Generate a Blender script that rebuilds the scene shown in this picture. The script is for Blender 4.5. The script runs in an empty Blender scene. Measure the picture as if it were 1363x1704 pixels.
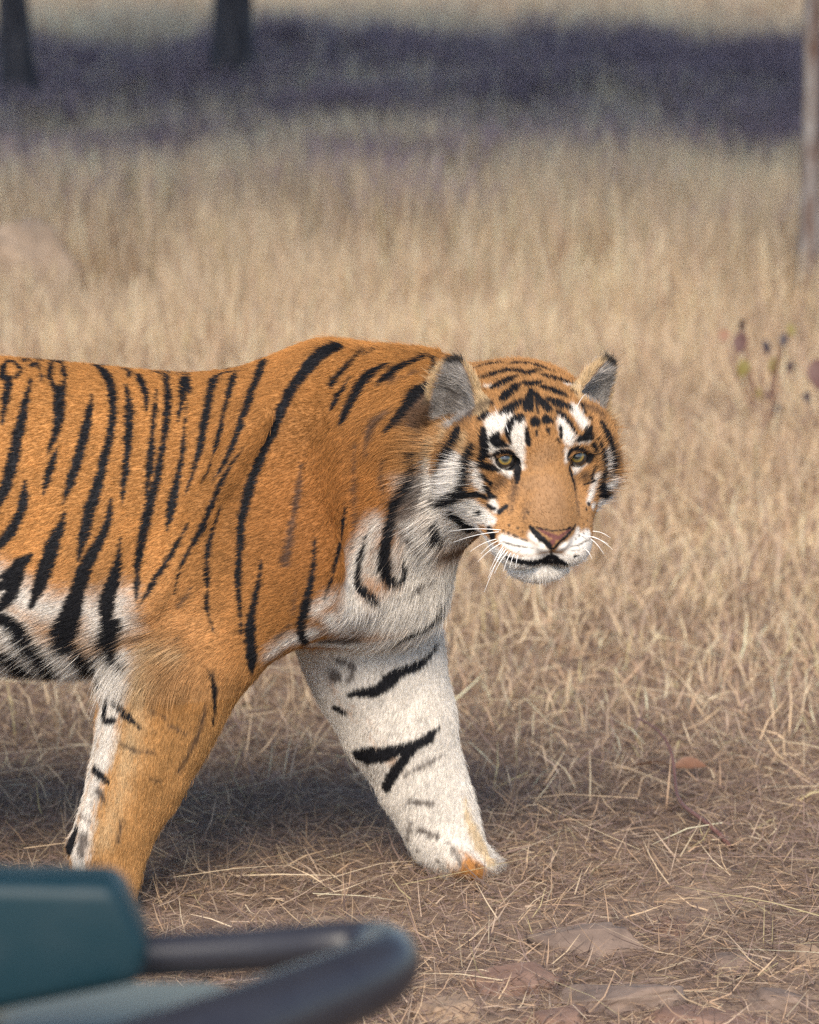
import bpy, math, random
import numpy as np
from mathutils import Vector, Matrix
from mathutils.bvhtree import BVHTree

rng = np.random.default_rng(11)
sc = bpy.context.scene
col = sc.collection
PREVIEW = False

# ---------------------------------------------------------------- camera, sky, sun, exposure
CAM = np.array([0.0, -7.8, 2.2]); PITCH = math.radians(10.9); FPX = 7368.0
cam = bpy.data.cameras.new('camera'); cam_o = bpy.data.objects.new('camera', cam); col.objects.link(cam_o)
cam_o.location = CAM; cam_o.rotation_euler = (math.pi/2 - PITCH, 0, 0)
cam.sensor_fit = 'HORIZONTAL'; cam.sensor_width = 24.0; cam.lens = FPX/1363*24.0
cam.clip_start = 0.1; cam.clip_end = 2000
cam.dof.use_dof = True; cam.dof.focus_distance = 7.70; cam.dof.aperture_fstop = 3.4
sc.camera = cam_o

SUN_AZ, SUN_EL = math.radians(187), math.radians(42)      # azimuth measured from +Y towards +X
w = bpy.data.worlds.new('World'); sc.world = w; w.use_nodes = True
sky = w.node_tree.nodes.new('ShaderNodeTexSky'); sky.sky_type = 'NISHITA'; sky.sun_disc = False
sky.sun_elevation = SUN_EL; sky.sun_rotation = SUN_AZ; sky.dust_density = .8; sky.ozone_density = 1.2; sky.air_density = 1.0
w.node_tree.links.new(sky.outputs[0], w.node_tree.nodes['Background'].inputs[0])
w.node_tree.nodes['Background'].inputs[1].default_value = 0.14
sun = bpy.data.lights.new('sun', 'SUN'); sun.energy = 2.9; sun.angle = math.radians(30.0); sun.color = (1.0, .88, .71)
sun_o = bpy.data.objects.new('sun', sun); col.objects.link(sun_o)
sd = Vector((math.sin(SUN_AZ)*math.cos(SUN_EL), math.cos(SUN_AZ)*math.cos(SUN_EL), math.sin(SUN_EL)))
sun_o.rotation_euler = (-sd).to_track_quat('-Z', 'Y').to_euler()
sc.view_settings.view_transform = 'Standard'; sc.view_settings.look = 'None'
sc.cycles.use_denoising = False; sc.cycles.max_bounces = 6; sc.cycles.diffuse_bounces = 3
sc.view_settings.exposure = 0.90; sc.view_settings.gamma = 1.0

# ---------------------------------------------------------------- pixel helpers
CF = np.array([0, math.cos(PITCH), -math.sin(PITCH)]); CU = np.array([0, math.sin(PITCH), math.cos(PITCH)]); CR = np.array([1., 0, 0])
def pdir(px, py):
    d = CF*FPX + CR*(px-681.5) - CU*(py-852.0)
    return d/np.linalg.norm(d)
def at_y(px, py, y):
    d = pdir(px, py); return CAM + d*((y-CAM[1])/d[1])
def on_ground(px, py, z=0.0):
    d = pdir(px, py); return CAM + d*((z-CAM[2])/d[2])
def to_px(P):
    v = np.asarray(P, float)-CAM; q = v@CF
    return np.stack([681.5+FPX*(v@CR)/q, 852-FPX*(v@CU)/q], -1)
S = 1/928.0
def link(name, data, parent=None, label=None, cat=None, group=None, kind=None):
    o = bpy.data.objects.new(name, data); col.objects.link(o)
    if parent is not None: o.parent = parent
    for k, v in (('label', label), ('category', cat), ('group', group), ('kind', kind)):
        if v: o[k] = v
    return o
def mesh_np(name, V, Fq, smooth=True):
    V = np.asarray(V, np.float32); Fq = np.asarray(Fq, np.int32)
    me = bpy.data.meshes.new(name); n = Fq.shape[1]
    me.vertices.add(len(V)); me.vertices.foreach_set('co', V.ravel())
    me.loops.add(Fq.size); me.loops.foreach_set('vertex_index', Fq.ravel())
    me.polygons.add(len(Fq)); me.polygons.foreach_set('loop_start', np.arange(0, Fq.size, n, dtype=np.int32))
    me.polygons.foreach_set('use_smooth', np.full(len(Fq), smooth))
    me.update(calc_edges=True)
    return me
def hash_noise(P, scale, seed=0):
    """smooth value noise, vectorised"""
    q = np.asarray(P, float)*scale + seed*17.31
    i = np.floor(q).astype(np.int64); f = q-i; f = f*f*(3-2*f)
    def h(a, b, c):
        n = (a*73856093) ^ (b*19349663) ^ (c*83492791) ^ (seed*2654435761)
        n = (n ^ (n >> 13))*1274126177 & 0x7fffffff
        return ((n ^ (n >> 16)) & 0xffff)/65535.0
    r = 0
    for dx in (0, 1):
        for dy in (0, 1):
            for dz in (0, 1):
                wgt = (f[..., 0] if dx else 1-f[..., 0])*(f[..., 1] if dy else 1-f[..., 1])*(f[..., 2] if dz else 1-f[..., 2])
                r = r + wgt*h(i[..., 0]+dx, i[..., 1]+dy, i[..., 2]+dz)
    return r
def new_mat(name):
    m = bpy.data.materials.new(name); m.use_nodes = True
    return m, m.node_tree.nodes, m.node_tree.links, m.node_tree.nodes['Principled BSDF']

# ================================================================= TIGER: one continuous body from an implicit surface
def axis(*segs):
    out = [segs[0][0]]
    for a, b, st in segs:
        n = max(1, int(round((b-a)/st))); out += list(a+(b-a)*(np.arange(n)+1)/n)
    return np.array(out, np.float32)
GX = axis((-1.62, -.80, .011), (-.80, .03, .0042), (.03, .42, .0026))
GY = axis((-.48, -.40, .005), (-.40, -.06, .0027), (-.06, .32, .0065))
GZ = axis((-.03, .50, .0048), (.50, 1.06, .0027))
FLD = np.full((len(GX), len(GY), len(GZ)), .15, np.float32)
def box_idx(lo, hi):
    r = []
    for g, a, b in zip((GX, GY, GZ), lo, hi):
        r.append(slice(max(0, int(np.searchsorted(g, a))-1), min(len(g), int(np.searchsorted(g, b))+1)))
    return tuple(r)
def smin(a, b, k):
    h = np.maximum(k-np.abs(a-b), 0)/k
    return np.minimum(a, b)-h*h*k*.25
def blend(fn, lo, hi, k, mode='add'):
    lo = np.asarray(lo)-k-.004; hi = np.asarray(hi)+k+.004
    ix = box_idx(lo, hi)
    X = GX[ix[0]][:, None, None]; Y = GY[ix[1]][None, :, None]; Z = GZ[ix[2]][None, None, :]
    d = fn(X, Y, Z).astype(np.float32); v = FLD[ix]
    if mode == 'add': FLD[ix] = smin(v, d, k)
    else: FLD[ix] = -smin(-v, d, k)
def ell(c, r, R=None, k=.03, mode='add'):
    c = np.asarray(c, np.float32); r = np.asarray(r, np.float32)
    R = np.eye(3) if R is None else np.asarray(R); R = R.astype(np.float32)
    def fn(X, Y, Z):
        dx, dy, dz = X-c[0], Y-c[1], Z-c[2]
        q = [dx*R[0, i]+dy*R[1, i]+dz*R[2, i] for i in range(3)]
        k0 = np.sqrt((q[0]/r[0])**2+(q[1]/r[1])**2+(q[2]/r[2])**2)+1e-6
        k1 = np.sqrt((q[0]/r[0]**2)**2+(q[1]/r[1]**2)**2+(q[2]/r[2]**2)**2)+1e-6
        return k0*(k0-1)/k1
    e = np.sqrt(((R*r)**2).sum(1))
    blend(fn, c-e, c+e, k, mode)
def cone(a, ra, b, rb, sy=1.0, k=.03, mode='add'):
    a = np.asarray(a, np.float32); b = np.asarray(b, np.float32); m = max(ra, rb)
    def fn(X, Y, Z):
        s = np.array([1, 1/sy, 1], np.float32); A = a*s; B = (b-a)*s; L = float((B*B).sum())+1e-9
        px, py, pz = X-A[0], Y/sy-A[1], Z-A[2]
        t = np.clip((px*B[0]+py*B[1]+pz*B[2])/L, 0, 1)
        return np.sqrt((px-t*B[0])**2+(py-t*B[1])**2+(pz-t*B[2])**2)-(ra+(rb-ra)*t)
    blend(fn, np.minimum(a, b)-m, np.maximum(a, b)+m, k, mode)
def chain(pts, sy=.85, k=.03):
    P = [(at_y(x, y, d), r*S) for x, y, d, r in pts]
    for (a, ra), (b, rb) in zip(P[:-1], P[1:]): cone(a, ra, b, rb, sy, k)

# trunk: px x, top py, bottom py, half width (m)
ST = np.array([(-470, 700, 850, .05), (-420, 640, 930, .12), (-340, 606, 995, .175), (-200, 590, 1052, .20), (-60, 591, 1104, .212), (40, 598, 1114, .222), (130, 606, 1118, .232),
               (220, 616, 1108, .238), (310, 624, 1090, .238), (390, 616, 1076, .232), (460, 600, 1076, .222), (530, 584, 1070, .205), (590, 590, 1050, .185), (650, 612, 1010, .15), (700, 680, 930, .07)], float)
TX = (ST[:, 0]-681.5)*S
TT = np.array([at_y(x, t, 0)[2] for x, t, b, _ in ST]); TB = np.array([at_y(x, b, 0)[2] for x, t, b, _ in ST])
def smooth_interp(x, xp, fp):
    xx = np.linspace(xp[0], xp[-1], 400); ff = np.interp(xx, xp, fp)
    ker = np.hanning(31); ker /= ker.sum(); ff = np.convolve(np.pad(ff, 15, mode='edge'), ker, 'valid')
    return np.interp(x, xx, ff)
def trunk(X, Y, Z):
    x = X[:, 0, 0]
    zt = smooth_interp(x, TX, TT); zb = smooth_interp(x, TX, TB); wd = smooth_interp(x, TX, ST[:, 3])
    zc = ((zt+zb)/2).astype(np.float32)[:, None, None]; h = ((zt-zb)/2).astype(np.float32)[:, None, None]; wd = wd.astype(np.float32)[:, None, None]
    t = (Z-zc)/h
    w2 = wd*(1-.16*np.clip(t, -1.1, 1.1)-.05*t*t)
    q = np.sqrt((Y/w2)**2*np.ones_like(t)+t*t)
    ends = np.maximum(TX[0]-X, X-TX[-1])
    return np.maximum((q-1)*np.minimum(w2, h)*.9, ends)
blend(trunk, (TX[0], -.27, TB.min()-.01), (TX[-1], .27, TT.max()+.01), .03)

# neck and chest
chain([(560, 775, 0, 186), (640, 770, -.02, 174), (706, 752, -.055, 150), (790, 735, -.10, 112)], .80, .06)
chain([(590, 880, 0, 150), (618, 955, 0.0, 122)], .95, .06)
chain([(660, 830, -.04, 90), (660, 985, -.005, 76)], .95, .05)
# scapula / shoulder mass, upper arm of the near (right) side and of the far (left) side
for sgn in (-1, 1):
    cone(at_y(540, 633, sgn*.055), .043, at_y(450, 800, sgn*.15), .085, .75, .07)
    cone(at_y(470, 760, sgn*.15), .10, at_y(520, 930, sgn*.16), .115, .62, .07)
    cone(at_y(505, 920, sgn*.155), .105, at_y(330, 1085, sgn*.145) if sgn < 0 else at_y(600, 1050, .10), .095, .72, .06)
for a, b, r in (((402, 722), (330, 850), .020), ((330, 850), (245, 1010), .018), ((440, 690), (372, 800), .016)):   # skin folds behind the shoulder
    cone(at_y(*a, -.222), r, at_y(*b, -.222), r*.8, .8, .035)
cone(at_y(352, 720, -.262), .016, at_y(228, 960, -.262), .018, 1, .05, 'sub')
cone(at_y(566, 700, -.215), .02, at_y(600, 960, -.185), .03, 1, .06, 'sub')
# near (right) fore leg
NY = -.135
chain([(318, 1075, NY, 112), (282, 1140, NY, 100), (258, 1205, NY, 92), (226, 1300, NY, 74), (194, 1375, NY, 60), (179, 1420, NY, 55), (174, 1465, NY, 46)], .80, .03)
chain([(228, 1075, NY, 40), (240, 1130, NY, 50)], .8, .05)          # point of the elbow
chain([(178, 1462, NY, 50), (176, 1512, NY, 46)], 1.0, .03)
chain([(285, 1120, NY-.05, 52), (236, 1270, NY-.045, 36), (205, 1380, NY-.03, 26)], .8, .03)
chain([(325, 1180, NY-.02, 40), (270, 1290, NY-.02, 34)], .8, .03)
for i, oy in enumerate((-.052, -.018, .018, .052)):
    chain([(178, 1500, NY+oy*.6, 26), (190, 1520, NY+oy, 25), (200, 1532, NY+oy*1.1, 19)], 1.0, .008)
chain([(128, 1400, NY, 15), (122, 1408, NY, 13)], 1, .012)       # carpal pad
# far (left) fore leg
FY = .10
chain([(600, 1010, FY, 128), (628, 1100, FY, 108), (662, 1200, FY, 94), (702, 1300, FY, 70), (730, 1360, FY, 60), (742, 1396, FY, 58)], .80, .035)
chain([(560, 1100, FY, 40), (590, 1140, FY, 52)], .9, .05)
chain([(742, 1396, FY, 55), (762, 1425, FY, 52)], 1.0, .02)
for oy, tx, ty in ((-.062, 798, 1452), (-.024, 818, 1450), (.016, 829, 1446), (.052, 826, 1440)):
    chain([(750, 1410, FY+oy*.6, 28), (tx-30, ty-16, FY+oy, 24), (tx-6, ty-4, FY+oy*1.1, 18), (tx, ty, FY+oy*1.1, 13)], 1.0, .005)
# hind legs, tail (outside the frame)
for sgn, dx in ((-1, 60), (1, -90)):
    y = sgn*.13
    chain([(-330, 820, y, 185), (-285+dx*.4, 960, y, 140), (-250+dx*.7, 1090, y, 92)], .62, .06)
    chain([(-250+dx*.7, 1085, y, 88), (-330+dx, 1200, y, 60), (-372+dx, 1265, y, 44)], .8, .03)
    chain([(-372+dx, 1265, y, 44), (-345+dx, 1370, y, 40), (-330+dx, 1430+(-sgn)*25, y, 42)], .9, .03)
    for oy in (-.05, -.017, .017, .05):
        chain([(-330+dx, 1438-sgn*25, y+oy*.6, 26), (-290+dx, 1452-sgn*25, y+oy, 24), (-270+dx, 1460-sgn*25, y+oy, 18)], 1, .008)
chain([(-410, 690, 0, 62), (-500, 800, .0, 42), (-600, 980, .02, 36), (-690, 1130, .03, 32), (-790, 1190, .04, 28), (-860, 1170, .05, 22)], 1, .03)

# ---- head in its own frame: x to the animal's left, y out of the face, z up; origin between the eyes
EYE_MID = at_y(901, 760.5, -.24)
def head_frame(yaw, pitch, roll):
    f = -CF.copy(); r = CR.copy(); u = CU.copy()
    f, r = math.cos(yaw)*f+math.sin(yaw)*r, math.cos(yaw)*r-math.sin(yaw)*f
    f, u = math.cos(pitch)*f-math.sin(pitch)*u, math.cos(pitch)*u+math.sin(pitch)*f
    r, u = math.cos(roll)*r+math.sin(roll)*u, math.cos(roll)*u-math.sin(roll)*r
    return np.stack([r, f, u], 1)
HM = head_frame(math.radians(18), math.radians(30), math.radians(2.4))
# roll is applied about the view axis
def H(x, y, z): return EYE_MID+HM@np.array([x, y, z])
def hell(c, r, k=.03, mode='add', rot=None):
    R = HM if rot is None else HM@np.array(rot.to_matrix())
    ell(H(*c), r, R, k, mode)
def hcone(a, ra, b, rb, k=.03, mode='add'): cone(H(*a), ra, H(*b), rb, 1.0, k, mode)
from mathutils import Euler
E_ = lambda x, y, z: Euler((math.radians(x), math.radians(y), math.radians(z)))
hell((0, -.100, .022), (.108, .120, .076), .04)                 # cranium
hell((0, -.045, .036), (.085, .070, .056), .04)                 # forehead
hell((0, -.15, -.03), (.135, .09, .12), .05)                    # back of head / neck joint
for s in (-1, 1):
    hell((s*.088, -.052, -.052), (.064, .074, .066), .045)      # cheekbone
    hell((s*.090, -.058, .012), (.050, .058, .050), .04)        # temple
    hell((s*.060, -.026, .034), (.034, .030, .020), .03)        # brow
    hell((s*.111, -.145, -.055), (.063, .050, .094), .04)       # cheek ruff
    hell((s*.075, -.095, -.122), (.058, .070, .055), .045)      # jaw
    hell((s*.040, .068, -.136), (.045, .044, .035), .022)       # muzzle pad
    hell((s*.054, .030, -.115), (.038, .050, .045), .035)
    hell((s*.068, -.018, -.100), (.036, .050, .042), .04)       # cheek pad
hcone((0, -.030, .005), .052, (0, .056, -.078), .050, .035)     # bridge of the nose
hell((0, .080, -.095), (.040, .030, .030), .02)
hell((0, .104, -.108), (.034, .016, .020), .010)                # nose leather
hcone((0, -.02, -.165), .052, (0, .050, -.178), .032, .03)      # lower jaw
hell((0, .062, -.184), (.054, .030, .023), .02)                 # chin
def field_at(p):
    i = [min(max(int(np.searchsorted(g, c))-1, 0), len(g)-2) for g, c in zip((GX, GY, GZ), p)]
    return float(FLD[i[0], i[1], i[2]])
EYES = []; EARS = []
def ear(s, c, rot):
    R = (HM@np.array(rot.to_matrix())).astype(np.float32); o = H(*c).astype(np.float32); hh = .094; EARS.append((o.astype(float), R.astype(float), s))
    def shape(X, Y, Z, W, T, off, h0):
        d = (X-o[0], Y-o[1], Z-o[2]); u, v, w = [d[0]*R[0, i]+d[1]*R[1, i]+d[2]*R[2, i] for i in range(3)]
        t = np.clip(w/h0, -.35, 1.0); prof = np.sqrt(np.clip(1-np.maximum(t, 0)**2.1, 0, 1))*(1-.28*np.clip(t, 0, 1))+.03
        v = v-off-.35*u*u/W+.012*t
        q = np.sqrt((u/(W*prof))**2+(v/(T*np.maximum(prof, .3)))**2)-1
        return np.maximum(q*np.minimum(W*prof, T)*.8, np.maximum(w-h0, -.03-w))
    m = .14
    blend(lambda X, Y, Z: shape(X, Y, Z, .056, .017, 0, hh), o-m, o+m, .014)
    blend(lambda X, Y, Z: shape(X, Y, Z, .050, .018, .016, hh*.95), o-m, o+m, .004, 'sub')
for s in (-1, 1):
    y = .08
    while field_at(H(s*.066, y, -.002)) > 0 and y > -.05: y -= .001
    EYES.append((s, y)); print('eye surface', s, y)
    hell((s*.066, y+.004, -.002), (.0235, .020, .0165), .008, 'sub', E_(0, s*12, 0))     # eye socket
    hell((s*.019, .120, -.106), (.010, .010, .0055), .005, 'sub', E_(0, s*-30, s*25))    # nostril
    # ears: a cupped pointed shell, each turned its own way
    ear(s, (s*(.119 if s < 0 else .100), -.118, .038), E_(-10, 16 if s > 0 else -12, s*-40) if s < 0 else E_(-10, 36, -24))
hell((0, .122, -.140), (.0025, .02, .020), .006, 'sub')           # philtrum
for s in (-1, 1): hcone((0, .104, -.166), .007, (s*.058, .056, -.176), .009, .008, 'sub')  # mouth line

def surface_nets(F, xs, ys, zs):
    s = F < 0
    cs = np.zeros(tuple(n-1 for n in F.shape), np.int8)
    for dx in (0, 1):
        for dy in (0, 1):
            for dz in (0, 1):
                cs += s[dx:F.shape[0]-1+dx, dy:F.shape[1]-1+dy, dz:F.shape[2]-1+dz]
    act = (cs > 0) & (cs < 8)
    idx = np.full(act.shape, -1, np.int32); I = np.argwhere(act); idx[act] = np.arange(len(I))
    acc = np.zeros((len(I), 3)); cnt = np.zeros(len(I))
    G = (xs, ys, zs); cor = [(0, 0, 0), (1, 0, 0), (0, 1, 0), (1, 1, 0), (0, 0, 1), (1, 0, 1), (0, 1, 1), (1, 1, 1)]
    val = [F[I[:, 0]+c[0], I[:, 1]+c[1], I[:, 2]+c[2]] for c in cor]
    for a in range(8):
        for b in range(a+1, 8):
            if sum(abs(cor[a][t]-cor[b][t]) for t in range(3)) != 1: continue
            m = (val[a] < 0) != (val[b] < 0)
            t = (val[a][m]/(val[a][m]-val[b][m]))
            for ax in range(3):
                pa = G[ax][I[m, ax]+cor[a][ax]]; pb = G[ax][I[m, ax]+cor[b][ax]]
                acc[m, ax] += pa+(pb-pa)*t
            cnt[m] += 1
    V = acc/cnt[:, None]
    Q = []
    for ax in range(3):
        sl0 = [slice(None)]*3; sl1 = [slice(None)]*3; sl0[ax] = slice(0, -1); sl1[ax] = slice(1, None)
        d = s[tuple(sl0)] != s[tuple(sl1)]
        E = np.argwhere(d); u, v = (ax+1) % 3, (ax+2) % 3
        ok = (E[:, u] > 0) & (E[:, v] > 0) & (E[:, u] < F.shape[u]-1) & (E[:, v] < F.shape[v]-1); E = E[ok]
        flip = s[tuple(E.T)]
        q = []
        for du, dv in ((-1, -1), (0, -1), (0, 0), (-1, 0)):
            e = E.copy(); e[:, u] += du; e[:, v] += dv; q.append(idx[tuple(e.T)])
        q = np.stack(q, 1); q[~flip] = q[~flip][:, ::-1]; Q.append(q)
    return V, np.concatenate(Q)
TV, TQ = surface_nets(FLD, GX, GY, GZ); del FLD
def laplace(V, Q, n, lam):
    e = np.concatenate([Q[:, [0, 1]], Q[:, [1, 2]], Q[:, [2, 3]], Q[:, [3, 0]]])
    deg = np.bincount(e[:, 0], minlength=len(V))+np.bincount(e[:, 1], minlength=len(V))
    for _ in range(n):
        a = np.stack([np.bincount(e[:, 0], V[e[:, 1], i], len(V))+np.bincount(e[:, 1], V[e[:, 0], i], len(V)) for i in range(3)], 1)
        V = V+lam*(a/deg[:, None]-V)
    return V
TV = laplace(TV, TQ, 3, .5)
print('tiger verts', len(TV))
body_me = mesh_np('body', TV, TQ)
tiger = link('tiger', None, None, 'orange tiger with black stripes walking through the dry grass', 'tiger')
body = link('body', body_me, tiger)
# ================================================================= COAT: strokes placed on the surface, colours baked per vertex and per hair
bpy.context.view_layer.update()
BV = BVHTree.FromObject(body, bpy.context.evaluated_depsgraph_get())
Z1 = (680, 560, 3.587); Z2 = (0, 560, 2.841); Z3 = (380, 560, 2.84); Z4 = (80, 1020, 3.4075); Z5 = (460, 960, 3.155)
Z6 = (780, 700, 5.242); Z7 = (800, 840, 5.679); Z8 = (690, 570, 6.815); Z9 = (930, 570, 11.36)
STROKES = []       # (layer, points, half widths, softness)
def hit(px, py, ylast):
    d = pdir(px, py); loc, n, i, t = BV.ray_cast(Vector(CAM), Vector(d))
    if loc is None:
        loc, n, i, t = BV.find_nearest(Vector(at_y(px, py, ylast)))
    return np.array(loc)
def stroke(layer, z, pts, soft=None, mirror=False):
    """pts: flat x, y, width triples in the zoomed picture's pixels"""
    q = np.array(pts, float).reshape(-1, 3); q = np.stack([z[0]+q[:, 0]/z[2], z[1]+q[:, 1]/z[2], q[:, 2]/z[2]], 1)
    if len(q) == 1: q = np.concatenate([q, q+[[.6, .6, 0]]])
    L = np.r_[0, np.cumsum(np.hypot(np.diff(q[:, 0]), np.diff(q[:, 1])))]
    n = max(2, int(L[-1]/9)+1); u = np.linspace(0, L[-1], n)
    # rounded path
    px, py, wd = (np.interp(u, L, q[:, i]) for i in range(3))
    if n > 5:
        ker = np.array([.25, .5, .25])
        for _ in range(2):
            for a in (px, py): a[1:-1] = np.convolve(a, ker, 'valid')
    P = []; yl = -.1
    for a, b in zip(px, py):
        h = hit(a, b, yl); yl = h[1]; P.append(h)
    P = np.array(P); hw = wd*S*.5*(1.5 if layer == 'b' and z is Z3 else 1.0)*((1.5 if z is Z1 or z is Z4 or z is Z5 else 1.35 if z is Z6 else 1.2) if layer == 'k' else 1.0)+(.0006 if layer in ('k', 'w') else 0)
    STROKES.append((layer, P, hw, soft if soft else .0028))
    if mirror and P[:, 0].max() < .02 and P[:, 2].min() > .38:
        Pm = P*[1, -1, 1]; Pm = np.array([BV.find_nearest(Vector(p))[0] for p in Pm])
        STROKES.append((layer, Pm, hw, soft if soft else .0028))
# --- flank (z2) and shoulder (z3)
for p in [
 (20,130,20, 60,110,20, 95,150,16), (20,130,20, 12,190,28, 42,210,26), (45,200,30, 25,300,34, 10,410,14), (70,100,12, 130,108,16, 200,115,10), (200,112,10, 150,142,22),
 (145,205,8, 130,280,22, 95,420,40, 70,560,46, 40,680,46, 5,760,40, -20,830,30),
 (240,130,20, 235,190,20, 260,250,22), (290,125,16, 312,190,16, 300,250,24), (240,128,22, 290,122,22), (280,255,50, 280,340,46, 275,420,36, 260,480,28, 225,555,10),
 (275,520,8, 250,590,25, 225,670,28, 205,750,8), (435,275,8, 425,350,25, 395,480,40, 370,580,42, 335,690,35, 300,785,6),
 (430,128,10, 500,165,40, 530,240,36, 538,330,28, 530,420,28, 505,530,32, 470,680,38, 425,820,46, 395,940,42, 368,1060,10),
 (595,230,10, 615,330,32, 610,450,32, 598,600,28, 585,700,22, 578,790,5), (575,155,8, 620,165,14, 608,195,10),
 (650,180,18, 680,230,32, 695,300,20, 692,355,8), (710,165,8, 790,182,28, 810,175,6),
 (785,190,28, 798,300,26, 785,430,24, 765,560,22, 745,660,26, 715,770,38, 690,880,40, 668,980,34, 650,1090,26, 645,1200,14, 645,1270,5),
 (740,250,8, 735,340,18, 718,480,22, 708,620,28, 698,700,18, 690,770,6), (890,172,14, 872,200,36, 870,260,30, 858,320,18, 842,400,6), (845,175,12, 890,172,12),
 (885,310,5, 875,420,10, 862,560,18, 840,680,24, 818,780,40, 800,850,30, 790,915,4),
 (1135,165,6, 1070,168,20, 1010,190,32, 992,280,34, 970,400,30, 945,540,28, 905,670,16, 875,750,5),
 (1110,175,22, 1080,280,24, 1050,400,22, 1020,540,22, 985,640,14, 950,705,4),
 (1246,118,36, 1236,155,44, 1195,250,38, 1150,380,34, 1110,490,24, 1060,600,14, 1000,690,4),
 (1150,530,4, 1090,610,14, 1040,700,20, 990,820,24, 940,940,24, 870,1050,14, 835,1150,8, 825,1220,3),
 (1045,800,5, 1010,900,16, 985,1000,20, 975,1080,16, 985,1180,14, 975,1280,10, 1010,1390,5), (890,885,5, 840,980,18, 770,1090,22, 710,1190,22, 655,1280,8),
 (1235,1060,5, 1228,1150,14, 1205,1250,24, 1185,1350,38, 1185,1450,46, 1195,1540,46, 1190,1600,10),
 (120,680,8, 115,760,35, 95,850,42, 50,930,38, 0,980,28), (305,830,6, 285,900,35, 245,1000,60, 215,1100,58, 180,1200,48, 145,1285,14),
 (525,770,6, 515,860,28, 480,960,38, 425,1050,48, 390,1130,60, 360,1230,60, 335,1320,85, 300,1400,110, 300,1460,50),
 (572,940,4, 560,1060,28, 530,1170,55, 505,1270,60, 500,1370,45), (540,1360,60, 510,1430,90, 540,1530,50, 600,1575,10),
 (370,1460,50, 410,1530,80, 450,1600,70, 480,1640,40), (150,1030,12, 100,1080,50, 40,1120,35, 0,1140,20), (95,1100,40, 60,1200,55, 20,1270,40, 0,1290,20),
 (0,1330,50, 80,1370,70, 120,1430,80, 190,1500,80, 250,1590,60), (40,1500,90, 120,1570,100), (340,1440,50, 400,1500,60), (0,1180,40, 60,1150,60)]:
    stroke('k', Z2, p, None, True)
for p in [
 (515,45,56, 450,62,60, 425,95,64, 370,150,55, 310,230,45, 260,330,40, 215,440,35, 160,560,35, 110,680,38, 80,800,35, 60,900,30, 55,1020,26, 45,1150,28, 55,1270,14, 60,1400,6),
 (640,60,10, 590,110,22, 530,165,28, 490,215,24, 480,245,6), (690,65,6, 640,90,10), (575,200,6, 530,260,20, 495,320,18, 480,350,5),
 (750,130,16, 690,160,40, 635,210,48, 600,270,40, 570,330,34, 540,390,24, 525,430,6), (930,95,30, 870,120,30, 800,150,35, 740,190,30, 700,240,10),
 (940,235,40, 880,270,60, 850,320,45, 810,380,40, 760,430,24, 735,465,8),
 (410,950,4, 405,1060,14, 385,1190,28, 355,1310,42, 335,1390,36, 370,1450,24), (550,790,6, 540,900,20, 515,1030,22, 490,1130,16, 455,1240,4),
 (870,550,14, 870,640,28, 840,720,40, 790,790,45, 770,880,42, 745,970,45, 735,1060,50, 745,1140,55, 790,1175,30, 830,1150,20),
 (820,1060,14, 835,1110,22, 820,1150,18), (650,940,4, 625,1040,20, 605,1140,30, 620,1200,40, 680,1235,40, 700,1260,14),
 (1010,1265,10, 960,1350,22, 880,1390,24, 800,1435,22, 755,1470,10), (975,880,26, 970,940,32, 1000,980,16)]:
    stroke('k', Z3, p, None, True)
for p in [(775,340,6, 720,375,22, 680,410,30, 660,470,18, 650,560,8), (600,510,5, 597,620,9, 595,740,11, 600,860,9, 580,1000,6), (735,580,5, 720,660,12, 740,740,6),
          (345,600,6, 335,700,16, 310,830,18, 290,960,24, 270,1060,30), (320,1200,6, 310,1310,8), (290,1360,6, 220,1440,8), (940,500,12, 920,600,20, 900,720,30, 880,810,20),
          (970,1150,8, 910,1180,25, 870,1210,16), (880,660,30, 870,760,50, 830,830,40), (890,170,10, 760,215,12), (905,250,16, 870,360,20, 800,420,14), (500,1600,50),
          (800,900,14, 850,960,18, 900,1010,10), (450,1440,30, 600,1430,40), (960,330,10, 930,420,14, 880,500,10), (915,300,80, 890,400,60), (1000,640,20, 960,780,24)]:
    stroke('b', Z3, p, .006)
for p in [(620,1440,12, 680,1420,22, 730,1410,8), (700,1490,10, 780,1470,14, 850,1430,10), (850,1270,20, 900,1190,10), (1010,1580,10, 1020,1700,12)]: stroke('b', Z2, p, .005)  # the last stroke is crease shade by the elbow, painted into the coat
# --- near fore leg
for p in [(340,490,20, 400,520,30, 440,590,36, 500,630,14), (330,500,30, 320,570,30, 310,625,30, 380,610,20), (515,650,16), (265,895,35, 320,935,35, 350,970,12), (160,1230,35, 135,1300,50, 115,1350,40),
          (900,310,6, 945,400,14, 945,520,12, 935,640,6)]: stroke('k', Z4, p)  # the last stroke paints the shadow in the elbow crease
for p in [(410,740,14, 500,790,22, 600,790,8), (290,1010,40, 320,1060,28), (200,1280,70, 190,1370,50), (490,150,12, 530,140,26, 600,130,8), (180,1150,30, 230,1180,30), (900,520,26, 850,700,30, 740,900,20), (600,560,10, 680,600,10), (560,930,12, 640,960,10), (420,1180,20, 400,1300,16), (690,640,10, 780,680,12)]: stroke('b', Z4, p, .006)  # includes soft shading painted down the front edge of the leg
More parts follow.
